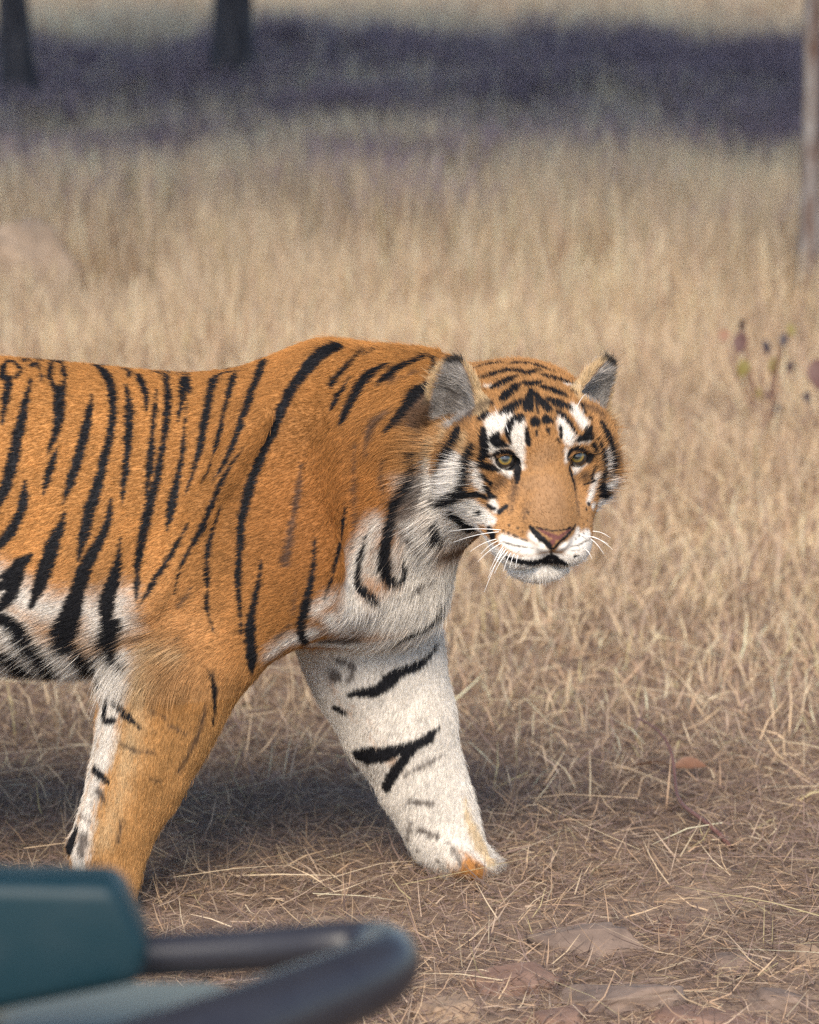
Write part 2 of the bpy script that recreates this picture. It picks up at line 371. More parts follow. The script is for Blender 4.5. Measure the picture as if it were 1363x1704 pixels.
# --- far fore leg
for p in [(845,350,12, 800,420,25, 740,470,36, 640,500,40, 590,540,55, 560,590,50, 480,605,40, 380,620,18), (870,180,10, 820,240,20, 740,285,22, 650,325,20, 590,365,8),
          (310,690,30, 350,710,24), (430,940,50, 500,930,66, 540,940,60, 640,910,45, 730,885,36, 800,850,44, 850,790,12), (470,965,40, 540,950,30), (720,900,30, 660,970,36, 610,1040,42, 575,1105,38)]: stroke('k', Z5, p)
for p in [(880,930,8, 820,965,22, 750,1000,18, 680,1040,8), (300,515,55), (900,1390,8, 950,1470,10, 980,1520,12), (1050,1525,20, 1100,1530,20), (850,1490,26), (740,1440,20), (320,440,30, 420,470,40, 380,540,30), (700,1180,30, 820,1190,26), (760,1330,40, 850,1360,30), (700,1290,20, 690,1390,24)]: stroke('b', Z5, p, .006)  # soft brown strokes: dirt, plus muscle shading painted into the coat
# --- white and cream grounds
for p in [(0,1180,160, 120,1250,170, 240,1300,150, 430,1280,130, 480,1390,150), (0,1350,220, 100,1450,240, 300,1520,200, 450,1560,180), (560,1250,110, 570,1340,130), (600,1540,90, 560,1620,110)]: stroke('w', Z2, p, .035, True)
for p in [(700,880,60, 640,1000,120, 560,1200,140, 600,1340,200, 800,1300,300, 950,1250,260), (860,860,120, 900,980,200, 880,1100,260), (960,760,60, 990,860,120), (400,1400,90, 250,1450,60, 200,1500,60), (450,1560,160, 700,1560,260, 900,1500,200), (420,1290,60, 480,1230,40), (430,1450,110, 700,1460,160, 860,1420,140), (700,1040,90, 713,1130,100, 660,1100,90), (480,1330,80, 560,1390,90), (780,1010,60, 790,1120,60)]: stroke('w', Z3, p, .022)
for p in [(440,220,70, 410,400,170, 345,600,120, 330,740,150, 270,950,110, 220,1120,120, 190,1300,110, 180,1450,90), (330,480,90, 290,640,90, 255,800,90, 225,950,90, 190,1100,90, 150,1200,80, 130,1300,90, 150,1400,80)]: stroke('w', Z4, p, .012)
for p in [(300,450,250, 560,420,480), (420,560,300, 640,650,420, 760,900,300, 820,1100,260, 840,1300,190, 820,1400,190, 930,1480,90), (330,620,80, 460,770,100, 580,900,90), (400,800,150, 560,1050,160, 680,1250,160, 720,1380,120), (860,500,100, 900,800,110, 950,1100,90)]: stroke('w', Z5, p, .014)
for p in [(540,330,110, 500,560,110, 450,800,120, 400,1050,90, 310,1300,80), (560,220,100, 700,240,90)]: stroke('c', Z4, p, .025)
for p in [(985,1180,16, 1010,1290,60, 1060,1390,100, 1120,1490,90)]: stroke('o', Z5, p, .008)
# --- face: whites
for p in [(520,525,130, 560,495,110), (495,600,80, 495,670,64), (640,530,110, 650,600,96, 665,700,52, 682,780,28), (600,480,60),
          (520,670,24, 580,650,20, 650,680,20), (505,730,26, 545,790,38, 610,820,42), (905,505,50, 930,560,84, 960,610,84), (990,445,84, 1040,520,76), (1010,620,40, 1070,620,30), (940,680,22, 940,740,20),
          (985,800,38, 1040,760,28, 1065,720,22), (300,730,90, 280,850,150, 190,900,150), (330,830,90, 320,900,90), (400,760,26, 410,860,50, 440,910,40), (380,1000,110, 290,1015,80, 430,1040,100, 470,1095,90),
          (500,990,40, 520,1040,30), (110,760,70, 110,900,80, 150,1040,80), (560,1210,60, 640,1250,80, 740,1270,80, 820,1280,50), (740,1190,50, 800,1240,50), (910,1270,50, 980,1230,70, 1070,1180,60), (1010,1160,36, 1000,1200,40),
          (640,1400,60, 760,1420,110, 880,1410,100, 930,1390,50), (1180,680,24, 1185,800,30, 1200,860,30), (1235,600,30, 1235,740,26), (1200,860,60, 1160,910,70), (1225,700,40), (960,1285,60, 1085,1240,70), (1180,960,50), (1100,1010,30), (1120,830,24, 1090,940,40, 1075,990,30), (460,300,20, 520,300,18, 560,290,14), (930,285,14, 1000,300,18, 1040,330,18),
          (420,1090,60, 500,1100,50)]: stroke('w', Z1, p, .0055)
for p in [(130,640,60, 110,760,60), (240,520,60, 200,600,60), (330,600,40, 330,680,30), (760,1170,8)]: stroke('c', Z1, p, .010)
for p in [(690,900,80, 800,860,120, 880,900,140, 820,1000,240, 860,1080,200), (760,760,90, 830,700,140)]: stroke('t', Z1, p, .02)
for p in [(480,400,50, 400,440,70, 300,520,60), (1060,420,50, 1150,470,50), (380,1190,70, 450,1220,60), (300,1230,50, 350,1260,50), (190,1300,80, 330,1275,90, 430,1235,70), (640,850,40, 625,940,34, 610,1030,20), (985,850,24, 1000,950,24, 1015,1050,14), (700,1000,14, 690,1080,10), (560,860,50, 520,900,40), (1050,830,40)]: stroke('b', Z1, p, .012)
# --- face: black
for p in [(390,195,8, 450,170,20, 520,160,22, 570,160,8), (620,165,22, 680,155,22, 740,170,20, 800,185,24, 860,210,10), (430,248,14, 500,232,26, 560,207,26, 640,200,26, 715,225,30), (715,225,26, 760,205,20, 800,205,10),
          (505,305,30, 560,280,42, 620,250,30, 650,240,10), (790,230,16, 850,245,36, 910,265,32, 990,285,8), (680,280,20, 730,290,44, 790,275,16), (565,375,36, 600,340,56, 645,300,40), (790,305,20, 850,318,46, 900,340,46, 945,362,16),
          (560,455,24, 610,430,50, 675,395,30), (835,380,26, 900,405,52, 965,432,24), (735,320,16, 718,380,40, 715,430,44), (745,330,10, 780,380,38, 830,432,38), (760,380,8, 770,460,8), (655,490,34, 680,485,26),
          (755,510,38), (825,498,40, 850,508,22), (875,490,10), (708,555,14, 712,620,24, 720,655,8), (765,565,8, 765,590,8), (832,555,16, 838,580,8), (905,545,16, 910,610,12), (890,610,8, 905,635,8),
          (630,490,18, 600,525,28, 585,580,24, 608,635,8), (890,455,24, 940,485,24, 980,540,14, 1000,585,8), (530,590,24, 505,630,44, 545,635,36, 595,655,10), (1085,545,14, 1065,600,46, 1025,612,24, 990,630,6), (1060,560,24, 1085,600,30),
          (445,560,26, 450,620,36, 460,700,36, 430,750,18, 415,780,8), (500,712,12, 465,718,14), (445,770,24, 500,785,30, 545,800,8), (440,830,14, 490,880,16), (458,890,14, 485,950,24, 520,958,8),
          (382,655,22, 357,720,38, 350,800,34, 350,880,34, 335,930,44, 260,965,50, 175,998,20), (345,930,36, 420,940,22, 475,972,12), (292,575,50, 270,660,60, 230,750,52, 205,820,22),
          (290,1055,70, 340,1100,90, 380,1150,70), (420,1050,24), (540,1050,20, 585,1010,16), (470,1010,14, 510,1030,14), (480,1150,30, 500,1190,36), (150,1130,40, 170,1200,36, 190,1240,14),
          (1150,525,30, 1190,590,42, 1205,680,40, 1205,760,38, 1190,830,16), (1130,610,8, 1160,700,22, 1165,800,18, 1150,870,24, 1140,930,46, 1165,945,30), (1090,710,30, 1075,740,26), (1100,650,20, 1130,705,8),
          (1112,780,8, 1090,850,14), (1050,885,8, 1110,860,12), (1075,1000,18), (1060,1030,10), (430,488,30, 470,468,26), (495,405,20), (1030,410,16, 1050,460,18), (1080,490,20), (975,330,20, 1005,345,10)]: stroke('k', Z1, p, .0022)
# eyes' rims, tear lines (z6)
for p in [(205,310,6, 250,270,26, 320,248,28, 390,275,30, 430,330,36), (235,320,20, 262,380,34, 330,410,40, 400,400,44), (430,340,40, 430,420,70, 430,500,40, 420,540,20), (865,320,18, 890,260,24, 950,238,26, 1010,262,26, 1045,270,8),
          (868,340,20, 900,375,40, 950,372,40, 1000,330,36, 1015,280,24), (880,400,24, 890,470,30, 915,540,16, 930,600,8)]: stroke('k', Z6, p, .0018)
# muzzle (z7): nose leather, mouth, whisker spots
for p in [(470,205,20, 480,240,36, 520,280,44, 590,325,56, 640,380,44, 670,420,26), (895,185,10, 880,220,12, 850,270,20, 790,310,26, 730,370,30, 690,415,24), (520,215,6, 580,220,7, 640,245,9, 700,255,10, 780,245,9, 820,215,7, 880,210,6),
          (668,430,16, 665,465,20), (660,490,50, 600,520,64, 520,545,56, 450,550,50, 380,545,40, 310,520,40, 250,500,30), (680,490,50, 730,525,64, 770,545,56, 820,555,34), (610,540,60, 700,545,60), (890,490,22, 920,480,12)]: stroke('k', Z7, p, .0016)
for p in [(560,235,26, 620,265,34, 680,300,50, 720,310,50), (680,350,60, 670,385,36), (740,310,50, 790,270,36, 850,230,26)]: stroke('n', Z7, p, .002)
for p in [(268,192,26), (350,218,20), (395,250,20), (212,244,26), (262,265,28), (318,290,26, 350,305,20), (380,322,18, 440,338,18), (215,350,10, 260,370,18, 330,388,18, 400,398,18, 500,410,6), (1005,145,16), (972,182,20), (1040,205,16), (1005,238,18), (970,265,20), (930,290,18), (895,322,14),
          (850,395,8, 910,385,12, 980,350,14, 1030,325,8), (860,435,6, 940,420,10), (445,72,16), (455,95,12)]: stroke('b2', Z7, p, .0018)
# ears (z8, z9)
for p in [(380,690,90, 480,720,80), (450,560,50, 520,620,50)]: stroke('b', Z8, p, .02)
for p in [(200,180,50, 230,250,60, 215,350,30)]: stroke('k', Z8, p, .002)

# --- hind quarters, far flank and tail: stripes the picture does not show
r2 = random.Random(4)
def side_stroke(sgn, pts, w0):
    P = []
    for x, z in pts:
        loc, n, i, t = BV.ray_cast(Vector((x, sgn*1.0, z)), Vector((0, -sgn, 0)))
        if loc is not None: P.append(np.array(loc))
    if len(P) > 1:
        P = np.array(P); t = np.linspace(0, 1, len(P)); STROKES.append(('k', P, w0*np.sin(np.pi*np.clip(t*.92+.06, 0, 1))**.6, .003))
for sgn in (-1, 1):
    x = -.80
    while x > -1.24:
        for z0, z1 in ((.97, .72), (.74, .50)):
            a = r2.uniform(-.03, .03); side_stroke(sgn, [(x+a-(z0-z)*.18+.008*math.sin(z*22+x*9), z) for z in np.linspace(z0+r2.uniform(-.02, .0), z1+r2.uniform(-.05, .03), 26)], r2.uniform(.007, .013))
        x -= r2.uniform(.045, .07)
    for z in np.arange(.12, .5, .055): side_stroke(sgn, [(x2, z+.03*math.sin((x2+z)*14)) for x2 in np.linspace(-1.18, -.92, 26)], .009)
for k in range(11):      # tail rings
    c = np.array([-1.25-.045*k*.8, 0, .82-.05*k]); th = np.linspace(0, 2*np.pi, 18)
    P = np.array([BV.find_nearest(Vector((c[0]+.06*math.cos(a)*.6, .06*math.sin(a), c[2]+.05*math.cos(a))))[0] for a in th]); STROKES.append(('k', P, np.full(18, .009), .003))
LAYERS = ('w', 't', 'c', 'o', 'g', 'b', 'b2', 'n', 'k')
def smooth(x): x = np.clip(x, 0, 1); return x*x*(3-2*x)
def local(P): return (P-EYE_MID)@HM
def head_w(P):
    L = local(P); return smooth((.26-np.linalg.norm((L-[0, -.03, -.03])*[1, 1.0, .9], axis=1))/.06)
def coat(P):
    """linear albedo of the coat at surface points P (N,3)"""
    A = {l: np.zeros(len(P), np.float32) for l in LAYERS}
    hd0 = head_w(P); lgz = smooth((.52-P[:, 2])/.1)
    SX = np.stack([P[:, 0]*75, P[:, 1]*420, (P[:, 2]-.3*P[:, 0])*420], 1); SZ = np.stack([P[:, 0]*420, P[:, 1]*420, P[:, 2]*75], 1)
    strand = hash_noise(SX, 1., 31)*(1-lgz)+hash_noise(SZ, 1., 32)*lgz; strand = strand*(1-hd0)+hash_noise(P, 330, 33)*hd0
    nz = ((strand-.5)*.0062+(hash_noise(P, 55, 2)-.5)*.0030)*(1-.55*hd0)
    for layer, Q, hw, soft in STROKES:
        m = hw.max()+soft*1.5+.004; lo = Q.min(0)-m; hi = Q.max(0)+m
        I = np.nonzero((P[:, 0] > lo[0]) & (P[:, 0] < hi[0]) & (P[:, 2] > lo[2]) & (P[:, 2] < hi[2]) & (P[:, 1] > lo[1]) & (P[:, 1] < hi[1]))[0]
        if len(I) == 0: continue
        p = P[I]; best = np.full(len(I), 9.)
        for a, b, ra, rb in zip(Q[:-1], Q[1:], hw[:-1], hw[1:]):
            d = b-a; L = d@d+1e-12
            if L > .006: continue
            t = np.clip(((p-a)@d)/L, 0, 1); e = p-a-t[:, None]*d
            best = np.minimum(best, np.sqrt((e*e).sum(1))-(ra+(rb-ra)*t))
        amp = 1.0 if layer in 'k' else min(3., soft/.004)
        v = smooth(.5-(best+nz[I]*amp)/(2*soft))
        A[layer][I] = np.maximum(A[layer][I], v)
    n1 = hash_noise(P, 9, 3); n2 = hash_noise(P, 40, 4)
    z = P[:, 2]; x = P[:, 0]
    C = np.array([.385, .176, .052])*np.ones((len(P), 1))
    sh = np.exp(-((x+.16)**2/.035+(z-.72)**2/.05)); C = C*(1-sh[:, None]*np.array([.30, .38, .42]))         # browner shoulder
    lg = smooth((.50-z)/.2)*(x < -.2); C = C*(1-lg[:, None])+lg[:, None]*np.array([.42, .225, .085])           # golden fore leg
    fl = smooth((-.22-x)/.25)*smooth((.75-z)/.35)*(z > .4); C = C*(1-.6*fl[:, None])+.6*fl[:, None]*np.array([.42, .25, .125])
    C = C*(1-hd0[:, None])+hd0[:, None]*np.array([.375, .195, .078])
    C *= (.80+.40*n1)[:, None]*(.90+.20*n2)[:, None]*(.80+.40*strand)[:, None]
    Lh = local(P); hd = head_w(P)
    A['w'] = np.maximum(A['w'], hd*smooth((-.150-Lh[:, 2]+nz*2)/.012)*(Lh[:, 1] > -.10))                        # chin and throat
    A['w'] = np.maximum(A['w'], hd*smooth((-.126-Lh[:, 2]+nz*2)/.010)*smooth((Lh[:, 1]-.0)/.03))               # lower muzzle
    A['w'] = np.maximum(A['w'], hd*smooth((np.abs(Lh[:, 0])-.060)/.012)*smooth((-.068-Lh[:, 2]+nz*2)/.02)*(Lh[:, 1] < .02)*.9)   # lower cheeks
    fl_ = smooth((P[:, 1]-.015)/.02)*smooth((.56-z)/.05)*smooth((x+.30)/.05); A['w'] = np.maximum(A['w'], fl_*(1-.0*x))   # inside of the far leg
    A['w'] = np.maximum(A['w'], smooth((x+.06)/.07)*smooth((.66-z)/.06)*smooth((z-.30)/.05)*(1-hd))                  # chest
    A['w'] = np.maximum(A['w'], smooth((.505-z+nz*4)/.04)*(x > -1.0)*(z > .40)*(x < -.52))                            # belly
    ear_in = np.zeros(len(P)); ear_back = np.zeros(len(P)); ear_rim = np.zeros(len(P))
    for o, R, sg in EARS:
        q = (P-o)@R; t = np.clip(q[:, 2]/.094, -.3, 1); pr = np.sqrt(np.clip(1-np.maximum(t, 0)**2.1, 0, 1))*(1-.28*np.clip(t, 0, 1))+.03
        v = q[:, 1]-.35*q[:, 0]**2/.056+.012*t; ok = (q[:, 2] > -.03) & (q[:, 2] < .115) & (np.abs(q[:, 0]) < .075) & (np.abs(q[:, 1]) < .05)
        r = np.abs(q[:, 0])/(.050*pr)
        ear_in = np.maximum(ear_in, ok*smooth((v+.011)/.005)*smooth((1.0-r)/.12)*smooth((q[:, 2]+.022)/.012))
        ear_rim = np.maximum(ear_rim, ok*smooth((v+.012)/.004)*smooth((r-.92)/.1)*smooth((q[:, 2]-.004)/.02))
        ear_back = np.maximum(ear_back, ok*smooth((-.0115-v)/.004)*smooth((q[:, 2]-.035)/.012))
        ear_back = np.maximum(ear_back, ok*smooth((q[:, 2]-.085)/.006)*.95)
    A['k'] = np.maximum(A['k'], ear_back)
    def mixin(l, c, amt=1.0):
        nonlocal C
        a = (A[l]*amt)[:, None]; C = C*(1-a)+a*np.array(c)*(.90+.20*n2)[:, None]*(.86+.28*strand)[:, None]
    mixin('t', (.27, .155, .080), .8); mixin('w', np.array([.65, .60, .54])+hd[:, None]*np.array([.08, .08, .08]));  mixin('o', (.55, .42, .26), .9);  A['g'] = ear_in; A['c'] = np.maximum(A['c']*.75, ear_rim)*(1-ear_in); mixin('c', (.52, .39, .23), .8); mixin('g', np.array([.30, .285, .27])*(.55+.9*hash_noise(P, 90, 9))[:, None], .92)
    mixin('b', (.055, .036, .030), .82); mixin('b2', (.05, .035, .025), .9); mixin('n', (.15, .058, .052)); mixin('k', (.0095, .0095, .012))
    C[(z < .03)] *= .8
    return np.clip(C, .006, .9)
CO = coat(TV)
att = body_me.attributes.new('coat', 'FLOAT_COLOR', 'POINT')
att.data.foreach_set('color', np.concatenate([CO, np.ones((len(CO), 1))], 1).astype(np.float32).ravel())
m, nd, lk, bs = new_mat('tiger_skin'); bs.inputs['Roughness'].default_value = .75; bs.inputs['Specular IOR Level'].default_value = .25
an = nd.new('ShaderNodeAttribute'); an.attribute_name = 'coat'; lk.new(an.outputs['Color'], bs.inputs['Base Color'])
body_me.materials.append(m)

# ================================================================= FUR
def tri_sample(n, dens):
    T = np.concatenate([TQ[:, [0, 1, 2]], TQ[:, [0, 2, 3]]]); a, b, c = TV[T[:, 0]], TV[T[:, 1]], TV[T[:, 2]]
    N = np.cross(b-a, c-a); A = np.linalg.norm(N, axis=1); N /= (A[:, None]+1e-12); ce = (a+b+c)/3
    wgt = A*dens(ce, N); i = rng.choice(len(T), n, p=wgt/wgt.sum())
    u, v = rng.random((2, n)); f = u+v > 1; u[f], v[f] = 1-u[f], 1-v[f]
    return a[i]+(b[i]-a[i])*u[:, None]+(c[i]-a[i])*v[:, None], N[i]
def dens(P, N):
    v = np.where(((CAM-P)*N).sum(1) > -.35, 1.0, .12)*np.where(P[:, 0] < -.85, .25, 1.0)
    return v*(1+1.6*head_w(P))
NF = 520000
FP, FN = tri_sample(NF, dens)
L = local(FP); hw_ = head_w(FP)
flow = np.tile(np.array([-1., 0, -.30]), (NF, 1))
z = FP[:, 2]; x = FP[:, 0]
leg = smooth((.52-z)/.12); flow = flow*(1-leg[:, None])+leg[:, None]*np.array([-.22, 0, -1.0])
chest = smooth((x+.16)/.12)*smooth((.80-z)/.2)*(1-leg); flow = flow*(1-chest[:, None])+chest[:, None]*np.array([-.35, 0, -.95])
neck = smooth((x+.20)/.12)*smooth((z-.70)/.1); flow = flow*(1-neck[:, None])+neck[:, None]*np.array([-.8, 0, -.6])
rad = L-np.array([0, .075, -.085]); rad /= np.linalg.norm(rad, axis=1)[:, None]; rad += np.array([0, -.25, 0])
ruffw = smooth((np.abs(L[:, 0])-.085)/.05)*smooth((.03-L[:, 2])/.05)
rad += ruffw[:, None]*np.stack([np.sign(L[:, 0])*.5, np.zeros(NF)-.1, np.zeros(NF)-.8], 1)
earw = smooth((L[:, 2]-.055)/.03)*smooth((np.abs(L[:, 0])-.075)/.025)
hf = rad@HM.T
flow = flow*(1-hw_[:, None])+hf*hw_[:, None]
flow += (rng.normal(size=(NF, 3)))*.14+((np.stack([hash_noise(FP, 34, 20+i) for i in range(3)], 1)-.5)*.30)
flow -= FN*(flow*FN).sum(1)[:, None]; flow /= np.linalg.norm(flow, axis=1)[:, None]+1e-9
muz = smooth((L[:, 1]-.0)/.05)*hw_
ln = .0105*np.ones(NF); ln += .012*chest+.006*neck
belly = smooth((-.36-x)/.06)*smooth((.56-z)/.06)*(z > .42)*(FN[:, 2] < .25); ln += .026*belly
ln = ln*(1-hw_)+hw_*(.011+.022*ruffw+.004*earw-.0065*muz*smooth((L[:, 2]+.155)/.02)); ln = np.maximum(ln, .0035)*rng.uniform(.6, 1.25, NF)
ln *= np.where(rng.random(NF) < .06, 1.9, 1.0)
up = np.clip(.38+.12*rng.normal(size=NF)+.15*ruffw*hw_+.25*earw*hw_, .08, .9)
d1 = flow*np.cos(up)[:, None]+FN*np.sin(up)[:, None]
d2 = flow*np.cos(up*.35)[:, None]+FN*np.sin(up*.35)[:, None]; d2[:, 2] -= .25*belly; d2 /= np.linalg.norm(d2, axis=1)[:, None]
p0 = FP-FN*.001; p1 = p0+d1*(ln*.5)[:, None]; p2 = p1+d2*(ln*.5)[:, None]
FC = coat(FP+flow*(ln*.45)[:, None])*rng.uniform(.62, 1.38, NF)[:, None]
# keep nose leather, eye openings and lips bare
nose = (np.abs(L[:, 0]) < .04) & (L[:, 1] > .085) & (L[:, 2] > -.128) & (L[:, 2] < -.088)
eye = np.zeros(NF, bool)
for s, y in EYES: eye |= np.linalg.norm((L-[s*.066, y, -.002])*[1, .6, 1.35], axis=1) < .0245
keep = ~(nose | eye)
p0, p1, p2, FC, ln = p0[keep], p1[keep], p2[keep], FC[keep], ln[keep]; n = len(p0)
hc = bpy.data.hair_curves.new('fur'); hc.add_curves([3]*n)
hc.attributes['position'].data.foreach_set('vector', np.stack([p0, p1, p2], 1).astype(np.float32).ravel())
ra = hc.attributes.new('radius', 'FLOAT', 'POINT'); rr = rng.uniform(.00020, .00036, n)
ra.data.foreach_set('value', np.stack([rr, rr*.8, rr*.12], 1).astype(np.float32).ravel())
ca = hc.attributes.new('coat', 'FLOAT_COLOR', 'CURVE'); ca.data.foreach_set('color', np.concatenate([FC, np.ones((n, 1))], 1).astype(np.float32).ravel())
m, nd, lk, bs = new_mat('tiger_hair'); bs.inputs['Roughness'].default_value = .55; bs.inputs['Specular IOR Level'].default_value = .15
an = nd.new('ShaderNodeAttribute'); an.attribute_name = 'coat'; lk.new(an.outputs['Color'], bs.inputs['Base Color'])
hc.materials.append(m)
fur = link('fur', hc, body, kind='stuff')

# ================================================================= EYES
def eyeball(s, y):
    c = H(s*.066, y-.0195, -.002); r = .0205
    fwd = (CAM-c); fwd /= np.linalg.norm(fwd); fwd = fwd+np.array([.06, 0, .02]); fwd /= np.linalg.norm(fwd)
    rt = np.cross([0, 0, 1], fwd); rt /= np.linalg.norm(rt); upv = np.cross(fwd, rt)
    nu, nv = 48, 64; V = []; F = []; 
    for i in range(nu+1):
        a = math.pi*(i/nu)**1.5
        for j in range(nv):
            b = 2*math.pi*j/nv; V.append((r*math.sin(a)*math.cos(b), r*math.sin(a)*math.sin(b), r*math.cos(a)))
    for i in range(nu):
        for j in range(nv): F.append((i*nv+j, (i+1)*nv+j, (i+1)*nv+(j+1) % nv, i*nv+(j+1) % nv))
    V = np.array(V); ang = np.arctan2(np.hypot(V[:, 0], V[:, 1]), V[:, 2]); rho = np.sin(ang)*r
    th = np.arctan2(V[:, 1], V[:, 0]); st = .8+.4*hash_noise(np.stack([np.cos(th)*8, np.sin(th)*8, rho*200], 1), 1.0, 7)
    pup = smooth((.0068-rho)/.0014); iris = smooth((.0122-rho)/.0016)
    gold = np.array([.26, .165, .03])[None]*st[:, None]; inner = np.array([.06, .075, .05])[None]*st[:, None]
    t = smooth((rho-.006)/.005)[:, None]; ic = inner*(1-t)+gold*t
    C = np.array([.02, .018, .018])*(1-iris[:, None])+ic*iris[:, None]; C = C*(1-pup[:, None])+np.array([.004, .006, .01])*pup[:, None]
    me = mesh_np('eye', V, F); a = me.attributes.new('coat', 'FLOAT_COLOR', 'POINT'); a.data.foreach_set('color', np.concatenate([C, np.ones((len(C), 1))], 1).astype(np.float32).ravel())
    m = bpy.data.materials.get('tiger_eye')
    if m is None:
        m, nd, lk, bs = new_mat('tiger_eye'); bs.inputs['Roughness'].default_value = .3; bs.inputs['Coat Weight'].default_value = 1.0; bs.inputs['Coat Roughness'].default_value = .02
        an = nd.new('ShaderNodeAttribute'); an.attribute_name = 'coat'; lk.new(an.outputs['Color'], bs.inputs['Base Color'])
    me.materials.append(m)
    o = link('eye', me, tiger); M = Matrix(np.stack([rt, upv, fwd], 1).tolist()).to_4x4(); M.translation = Vector(c); o.matrix_world = M
for s, y in EYES: eyeball(s, y)

# ================================================================= WHISKERS
m, nd, lk, bs = new_mat('whisker'); bs.inputs['Base Color'].default_value = (.85, .83, .8, 1); bs.inputs['Roughness'].default_value = .35
WM = m
def tube(name, pts, rads, sides=5):
    pts = np.asarray(pts, float); V = []; F = []
    for i, (p, r) in enumerate(zip(pts, rads)):
        t = pts[min(i+1, len(pts)-1)]-pts[max(i-1, 0)]; t /= np.linalg.norm(t)+1e-9
        a = np.cross(t, [.2, .3, 1]); a /= np.linalg.norm(a); b = np.cross(t, a)
        for k in range(sides):
            an = 2*math.pi*k/sides; V.append(p+r*(math.cos(an)*a+math.sin(an)*b))
    for i in range(len(pts)-1):
        for k in range(sides): F.append((i*sides+k, i*sides+(k+1) % sides, (i+1)*sides+(k+1) % sides, (i+1)*sides+k))
    return mesh_np(name, V, F)
def whisker(x0, y0, x1, y1, out=-.01, sag=6, r=.0008):
    a = hit(x0, y0, -.3); q = np.array([CAM[0], CAM[1], CAM[2]]); dist = (a-CAM)@CF
    d = pdir(x1, y1); b = CAM+d*((dist+out)/(d@CF)); pts = []
    for t in np.linspace(0, 1, 9):
        p = a*(1-t)+b*t; p[2] += sag*S*math.sin(math.pi*t)*.5; pts.append(p)
    me = tube('whisker', pts, np.linspace(r, r*.25, 9)); me.materials.append(WM); link('whisker', me, tiger)
for w_ in [(833,882,748,884), (830,885,755,902), (826,897,782,918), (829,900,800,922), (834,904,795,935), (838,908,815,950), (842,914,812,962), (845,918,822,955), (850,920,838,950), (856,922,848,945), (862,925,858,944), (838,912,806,985),
           (986,884,1016,895), (988,888,1012,905), (986,893,1020,915), (983,897,1005,922), (975,915,985,930)]: whisker(*w_)
for w_ in [(960,678,975,655), (846,720,838,700)]: whisker(*w_)

# ================================================================= GROUND
def grid_mesh(name, x0, x1, y0, y1, nx, ny, fz):
    X, Y = np.meshgrid(np.linspace(x0, x1, nx+1), np.linspace(y0, y1, ny+1), indexing='ij')
    V = np.stack([X, Y, fz(X, Y)], -1).reshape(-1, 3); i = np.arange(nx*(ny+1)).reshape(nx, ny+1)[:, :-1]
    F = np.stack([i, i+ny+1, i+ny+2, i+1], -1).reshape(-1, 4)
    return mesh_np(name, V, F)
def gz(x, y):
    x = np.asarray(x, float); y = np.asarray(y, float); p = np.stack([x, y, x*0], -1)
    near = np.exp(-((x/9)**2+((y-2)/14)**2))
    return ((hash_noise(p, .9, 40)-.5)*.05+(hash_noise(p, 3.3, 41)-.5)*.022)*near-.004
# fine patch of ground inside one large sheet: columns are denser near the picture
xs = np.concatenate([-np.geomspace(400, 7, 14), np.linspace(-6, 6, 121), np.geomspace(7, 400, 14)])
ys = np.concatenate([-np.geomspace(60, 10, 8), np.linspace(-9, 24, 331), np.geomspace(25, 800, 16)])
X, Y = np.meshgrid(xs, ys, indexing='ij'); V = np.stack([X, Y, gz(X, Y)], -1).reshape(-1, 3); ny = len(ys)
i = (np.arange(len(xs)-1)[:, None]*ny+np.arange(ny-1)[None]); F = np.stack([i, i+ny, i+ny+1, i+1], -1).reshape(-1, 4)
gm = mesh_np('ground', V, F)
m, nd, lk, bs = new_mat('dry_soil'); bs.inputs['Roughness'].default_value = .95; bs.inputs['Specular IOR Level'].default_value = .1
tc = nd.new('ShaderNodeTexCoord'); n1 = nd.new('ShaderNodeTexNoise'); n1.inputs['Scale'].default_value = 3.0; n1.inputs['Detail'].default_value = 8
n2 = nd.new('ShaderNodeTexNoise'); n2.inputs['Scale'].default_value = 60; n2.inputs['Detail'].default_value = 6
for n_ in (n1, n2): lk.new(tc.outputs['Object'], n_.inputs['Vector'])
r1 = nd.new('ShaderNodeValToRGB'); e = r1.color_ramp.elements; e[0].position = .3; e[0].color = (.125, .088, .070, 1); e[1].position = .72; e[1].color = (.32, .232, .170, 1)
mx = nd.new('ShaderNodeMath'); mx.operation = 'MULTIPLY_ADD'; mx.inputs[1].default_value = .5
lk.new(n2.outputs['Fac'], mx.inputs[0]); hf_ = nd.new('ShaderNodeMath'); hf_.operation = 'MULTIPLY'; hf_.inputs[1].default_value = .5; lk.new(n1.outputs['Fac'], hf_.inputs[0]); lk.new(hf_.outputs[0], mx.inputs[2])
lk.new(mx.outputs[0], r1.inputs['Fac']); lk.new(r1.outputs['Color'], bs.inputs['Base Color'])
bp = nd.new('ShaderNodeBump'); bp.inputs['Strength'].default_value = .7; bp.inputs['Distance'].default_value = .01; lk.new(n2.outputs['Fac'], bp.inputs['Height']); lk.new(bp.outputs[0], bs.inputs['Normal'])
gm.materials.append(m); link('ground', gm, kind='structure')

